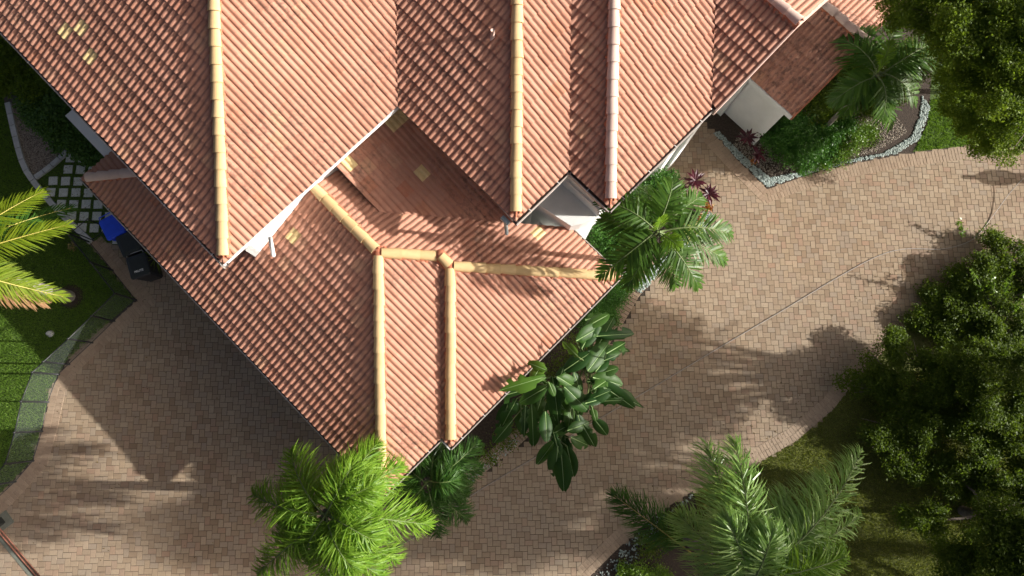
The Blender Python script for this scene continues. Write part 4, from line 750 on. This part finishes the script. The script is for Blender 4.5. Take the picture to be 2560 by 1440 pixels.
# ---- wheeled bins
def bin_(label, px, py, rot, mat, text=None):
    c = P(px, py, 1.05); t = thing('wheeled_bin', (c.x, c.y, 0), label, 'bin', 'wheeled bins by the house wall'); o = ORG[t]; q = Matrix.Rotation(rot, 3, 'Z')
    def W(x, y, z): return o+q @ Vector((x, y, 0))+Vector((0, 0, z))
    mb = MB(); sec = [(.05, .21, .24), (.35, .235, .27), (.92, .265, .31), (.98, .275, .32)]; V = []
    for z, a, b in sec: V += [W(sx*a, sy*b, z) for sx, sy in ((-.8, -1), (.8, -1), (1, -.8), (1, .8), (.8, 1), (-.8, 1), (-1, .8), (-1, -.8))]
    F = [(k*8+i, k*8+(i+1) % 8, k*8+8+(i+1) % 8, k*8+8+i) for k in range(3) for i in range(8)]+[tuple(range(8))[::-1], tuple(range(24, 32))]; mb.add(V, F); mb.build('body', mat, t)
    mb = MB(); V = []
    for z, a, b, oy in ((.975, .285, .335, 0), (1.01, .29, .34, 0), (1.045, .27, .315, 0), (1.06, .20, .24, 0)): V += [W(sx*a, sy*b+oy, z) for sx, sy in ((-.85, -1), (.85, -1), (1, -.85), (1, .85), (.85, 1), (-.85, 1), (-1, .85), (-1, -.85))]
    mb.add(V, F); lid = mb.build('lid', mat, t)
    mb = MB(); mb.tube([W(-.24, .33, 1.0), W(-.22, .41, 1.03), W(.22, .41, 1.03), W(.24, .33, 1.0)], .016, 6); mb.build('handle', M['grey_metal'] if text else mat, t)
    for s in (-1, 1): mb = MB(); mb.tube([W(s*.25, .27, .12), W(s*.31, .27, .12)], .12, 14); mb.build('wheel', M['black_metal'], t)
    if text:
        cu = bpy.data.curves.new('lettering', 'FONT'); cu.body = text; cu.size = .085; cu.align_x = 'CENTER'; cu.extrude = .001; cu.offset = .0035
        tmp = bpy.data.objects.new('tmp', cu); COL.objects.link(tmp); bpy.context.view_layer.update(); me = bpy.data.meshes.new_from_object(tmp.evaluated_get(bpy.context.evaluated_depsgraph_get())); bpy.data.objects.remove(tmp)
        l = link('lettering', me, lid, M['letter']); l.matrix_local = Matrix.Translation(W(.0, -.19, 1.0625)-o) @ Matrix.Rotation(rot, 4, 'Z')
bin_('blue lidded bin at the head of the row by the path', 279, 566, R_(30), M['bin_blue']); bin_('plain black bin between the blue bin and the lettered bin', 320, 608, R_(27), M['bin_black']); bin_('black bin lettered BRUTE nearest the driveway', 344, 664, R_(20), M['bin_black'], 'BRUTE')
# ---- chain-link fence along the lawn
t = NT('fence_mesh'); t.b.inputs['Base Color'].default_value = (.16, .19, .17, 1); t.b.inputs['Roughness'].default_value = .6; tr = t.n('ShaderNodeBsdfTransparent'); mx = t.n('ShaderNodeMixShader'); mx.inputs[0].default_value = .15; t.l(tr.outputs[0], mx.inputs[1]); t.l(t.b.outputs[0], mx.inputs[2]); t.l(mx.outputs[0], t.o.inputs[0]); M['mesh'] = t.m
fp = PX([(226, 606), (283, 676), (341, 750), (287, 803), (232, 857), (174, 911), (148, 936), (122, 1005), (107, 1078), (85, 1152), (40, 1204), (-5, 1246), (-70, 1300)]); FH = 1.2
ft = thing('mesh_fence', fp[0], 'black chain-link fence curving between the left lawn and the pavers', 'fence')
for i, p in enumerate(fp): mb = MB(); mb.tube([p+Vector((0, 0, -.05)), p+Vector((0, 0, FH+.03))], .026, 8); mb.tube([p+Vector((0, 0, FH+.03)), p+Vector((0, 0, FH+.07))], [.034, .012], 8); mb.build('post', M['black_metal'], ft)
for a, b in zip(fp[:-1], fp[1:]):
    mb = MB(); mb.tube([a+Vector((0, 0, FH)), b+Vector((0, 0, FH))], .017, 6); mb.build('rail', M['black_metal'], ft); mb = MB(); mb.tube([a+Vector((0, 0, .06)), b+Vector((0, 0, .06))], .01, 5); mb.build('rail', M['black_metal'], ft)
    mb = MB(); mb.add([a+Vector((0, 0, .03)), b+Vector((0, 0, .03)), b+Vector((0, 0, FH)), a+Vector((0, 0, FH))], [(0, 1, 2, 3)]); mb.build('mesh_panel', M['mesh'], ft)
gt = thing('garden_gate', fp[0], 'thin black mesh gate beside the blue bin', 'gate'); g1 = P(272, 572)
for p in (fp[0]+Vector((.1, .05, 0)), g1): mb = MB(); mb.tube([p, p+Vector((0, 0, 1.15))], .016, 6); mb.build('post', M['black_metal'], gt)
for z in (.1, 1.12): mb = MB(); mb.tube([fp[0]+Vector((.1, .05, z)), g1+Vector((0, 0, z))], .013, 6); mb.build('rail', M['black_metal'], gt)
# ---- driveway gate track and post, cable, small things
a, b = P(-10, 1330), P(95, 1455); d = (b-a).normalized(); nrm_ = Vector((-d.y, d.x, 0)); gk = thing('gate_track', a, 'rusty gate rails on a pale concrete strip at the lower left', 'gate track')
mb = MB(); mb.prism([a-nrm_*.08, b-nrm_*.08, b+nrm_*.02, a+nrm_*.02], -.03, .010); mb.build('strip', M['dull_concrete'], gk)
for o_ in (.06, .14): mb = MB(); mb.tube([a+nrm_*o_+Vector((0, 0, .02)), b+nrm_*o_+Vector((0, 0, .02))], .02, 6); mb.build('rail', M['rust'], gk)
c = P(4, 1305); gp = thing('gate_post', c, 'black square gate post on a pale concrete pad at the left edge', 'post'); mb = MB(); mb.box(c+Vector((.06, .03, -.03)), .42, .42, .045, R_(40)); mb.build('pad', M['dull_concrete'], gp); mb = MB(); mb.box(c+Vector((-.02, 0, .015)), .2, .2, 1.0, R_(40)); mb.build('pillar', M['black_metal'], gp); mb = MB(); mb.box(c+Vector((-.02, 0, 1.015)), .24, .24, .04, R_(40), taper=.7); mb.build('cap', M['black_metal'], gp)
cp = smooth_path([P(a, b, z) for a, b, z in ((2640, 380, .5), (2560, 445, .30), (2520, 488, .14), (2478, 545, .02), (2432, 598, .012), (2360, 622, .012), (2270, 622, .012), (2200, 638, .012), (2100, 690, .012), (1950, 780, .012), (1800, 868, .012), (1650, 958, .012), (1500, 1046, .012), (1340, 1142, .012), (1180, 1238, .012), (1080, 1318, .012), (930, 1402, .012), (850, 1460, .012))], 8)
mb = MB(); mb.tube(cp, .011, 6); tag(mb.build('cable', M['cable']), 'thin grey cable trailing diagonally across the driveway', 'cable')
c = P(125, 834); mb = MB()
V = [c+Vector((math.cos(k*6.283/8)*.13*random.uniform(.8, 1.2), math.sin(k*6.283/8)*.10*random.uniform(.8, 1.2), 0)) for k in range(8)]+[c+Vector((math.cos(k*6.283/8)*.08*random.uniform(.8, 1.2), math.sin(k*6.283/8)*.06, .07)) for k in range(8)]
mb.add(V, [(i, (i+1) % 8, 8+(i+1) % 8, 8+i) for i in range(8)]+[tuple(range(8, 16))], .5); tag(mb.build('rock', M['concrete']), 'small grey rock on a bare patch of the left lawn', 'rock')
c = P(176, 742); mb = MB(); ring = 14
V = [c+Vector((math.cos(k*6.283/ring)*r, math.sin(k*6.283/ring)*r, z)) for r, z in ((.38, .004), (.2, .05), (.1, .03)) for k in range(ring)]; mb.add(V, [(j*ring+i, j*ring+(i+1) % ring, (j+1)*ring+(i+1) % ring, (j+1)*ring+i) for j in range(2) for i in range(ring)], .5, True); tag(mb.build('tree_ring', M['soil']), 'dark soil mound round the coconut trunk base', 'soil mound')
# ---- the operator just outside the right edge, whose shadow falls on the pavers
f0 = P(2400, 440); fx, fy = f0.x+1.72/math.tan(R_(SUN_EL)), f0.y-.1
pt = thing('person', (fx, fy, 0), 'person in dark clothes holding a controller past the right edge', 'person')
J = {'pel': (0, 0, .93), 'sp': (0, 0, 1.2), 'ch': (0, 0, 1.38), 'nk': (0, 0, 1.5), 'hd': (.02, 0, 1.62), 'ht': (.02, 0, 1.72), 'lh': (0, .1, .9), 'lk': (.02, .11, .5), 'la': (0, .12, .09), 'lt': (.16, .13, .05), 'rh': (0, -.1, .9), 'rk': (.02, -.11, .5), 'ra': (0, -.12, .09), 'rt': (.16, -.13, .05), 'ls': (0, .18, 1.4), 'le': (.06, .22, 1.15), 'lw': (.28, .10, 1.12), 'rs': (0, -.18, 1.4), 're': (.06, -.22, 1.15), 'rw': (.28, -.10, 1.12)}
E_ = [('pel', 'sp'), ('sp', 'ch'), ('ch', 'nk'), ('nk', 'hd'), ('hd', 'ht'), ('pel', 'lh'), ('lh', 'lk'), ('lk', 'la'), ('la', 'lt'), ('pel', 'rh'), ('rh', 'rk'), ('rk', 'ra'), ('ra', 'rt'), ('ch', 'ls'), ('ls', 'le'), ('le', 'lw'), ('ch', 'rs'), ('rs', 're'), ('re', 'rw')]
RAD = dict(pel=.19, sp=.19, ch=.21, nk=.06, hd=.095, ht=.07, lh=.1, rh=.1, lk=.06, rk=.06, la=.045, ra=.045, lt=.035, rt=.035, ls=.065, rs=.065, le=.045, re=.045, lw=.032, rw=.032)
for sgn, w in ((1, 'lw'), (-1, 'rw')):       # five fingers on each hand, curled round the controller
    wx, wy, wz = J[w]; pm = w+'p'; J[pm] = (wx+.06, wy-.0, wz); RAD[pm] = .03; E_.append((w, pm))
    for q in range(4):
        a_, b_ = pm+str(q), pm+str(q)+'t'; J[a_] = (wx+.11, wy+sgn*(.015-.018*q+.012), wz-.01+.008*q); J[b_] = (wx+.14, wy+sgn*(.0-.018*q), wz-.03); RAD[a_] = RAD[b_] = .009; E_ += [(pm, a_), (a_, b_)]
    J[pm+'x'] = (wx+.09, wy-sgn*.035, wz+.03); RAD[pm+'x'] = .010; E_.append((pm, pm+'x'))
keys = list(J); me = bpy.data.meshes.new('body'); me.from_pydata([J[k] for k in keys], [(keys.index(a), keys.index(b)) for a, b in E_], [])
body = link('body', me, pt, plain('dark_clothes', (.04, .045, .06), .8, .1)); md = body.modifiers.new('skin', 'SKIN')
for i, k in enumerate(keys): me.skin_vertices[0].data[i].radius = (RAD[k], RAD[k]*(.85 if k in ('pel', 'sp', 'ch') else 1))
me.skin_vertices[0].data[0].use_root = True; body.modifiers.new('sub', 'SUBSURF').levels = 1; body.modifiers['sub'].render_levels = 2
mb = MB(); mb.box((fx+.40, fy, 1.08), .08, .2, .04); tag(mb.build('remote_controller', M['black_metal']), 'flat dark remote controller in the hands of the person', 'controller')
# ---- fallen leaves: a sparse scatter on the pavers and slabs
def litter(label, poly, n, z, size, mat='litter'):
    p = sample_poly(poly, n); c = np.stack([p[:, 0], p[:, 1], np.full(n, z)], 1); o = quads_obj('fallen_leaves', leaf_quads(c, size, 3.5, .45), M[mat], None, rng.uniform(0, 1, n), 'stuff'); tag(o, label, 'leaves')
M['litter'] = leafmat('fallen_leaf', (.07, .045, .02), (.24, .17, .07), .1, .8)
litter('dry leaves scattered on the driveway beside the right hand trees', lpoly([(2400, 560), (2120, 900), (1980, 1090), (1650, 1260), (1600, 1180), (1900, 1000), (2100, 760), (2330, 560)]), 170, .012, .055)
litter('dry leaves scattered on the shaded left driveway', lpoly([(420, 760), (160, 960), (110, 1150), (60, 1400), (640, 1420), (620, 1100)]), 130, .012, .05)
litter('small leaves lying on the garden slabs', lpoly([(130, 420), (180, 400), (260, 470), (240, 560), (190, 560)]), 60, .03, .05)
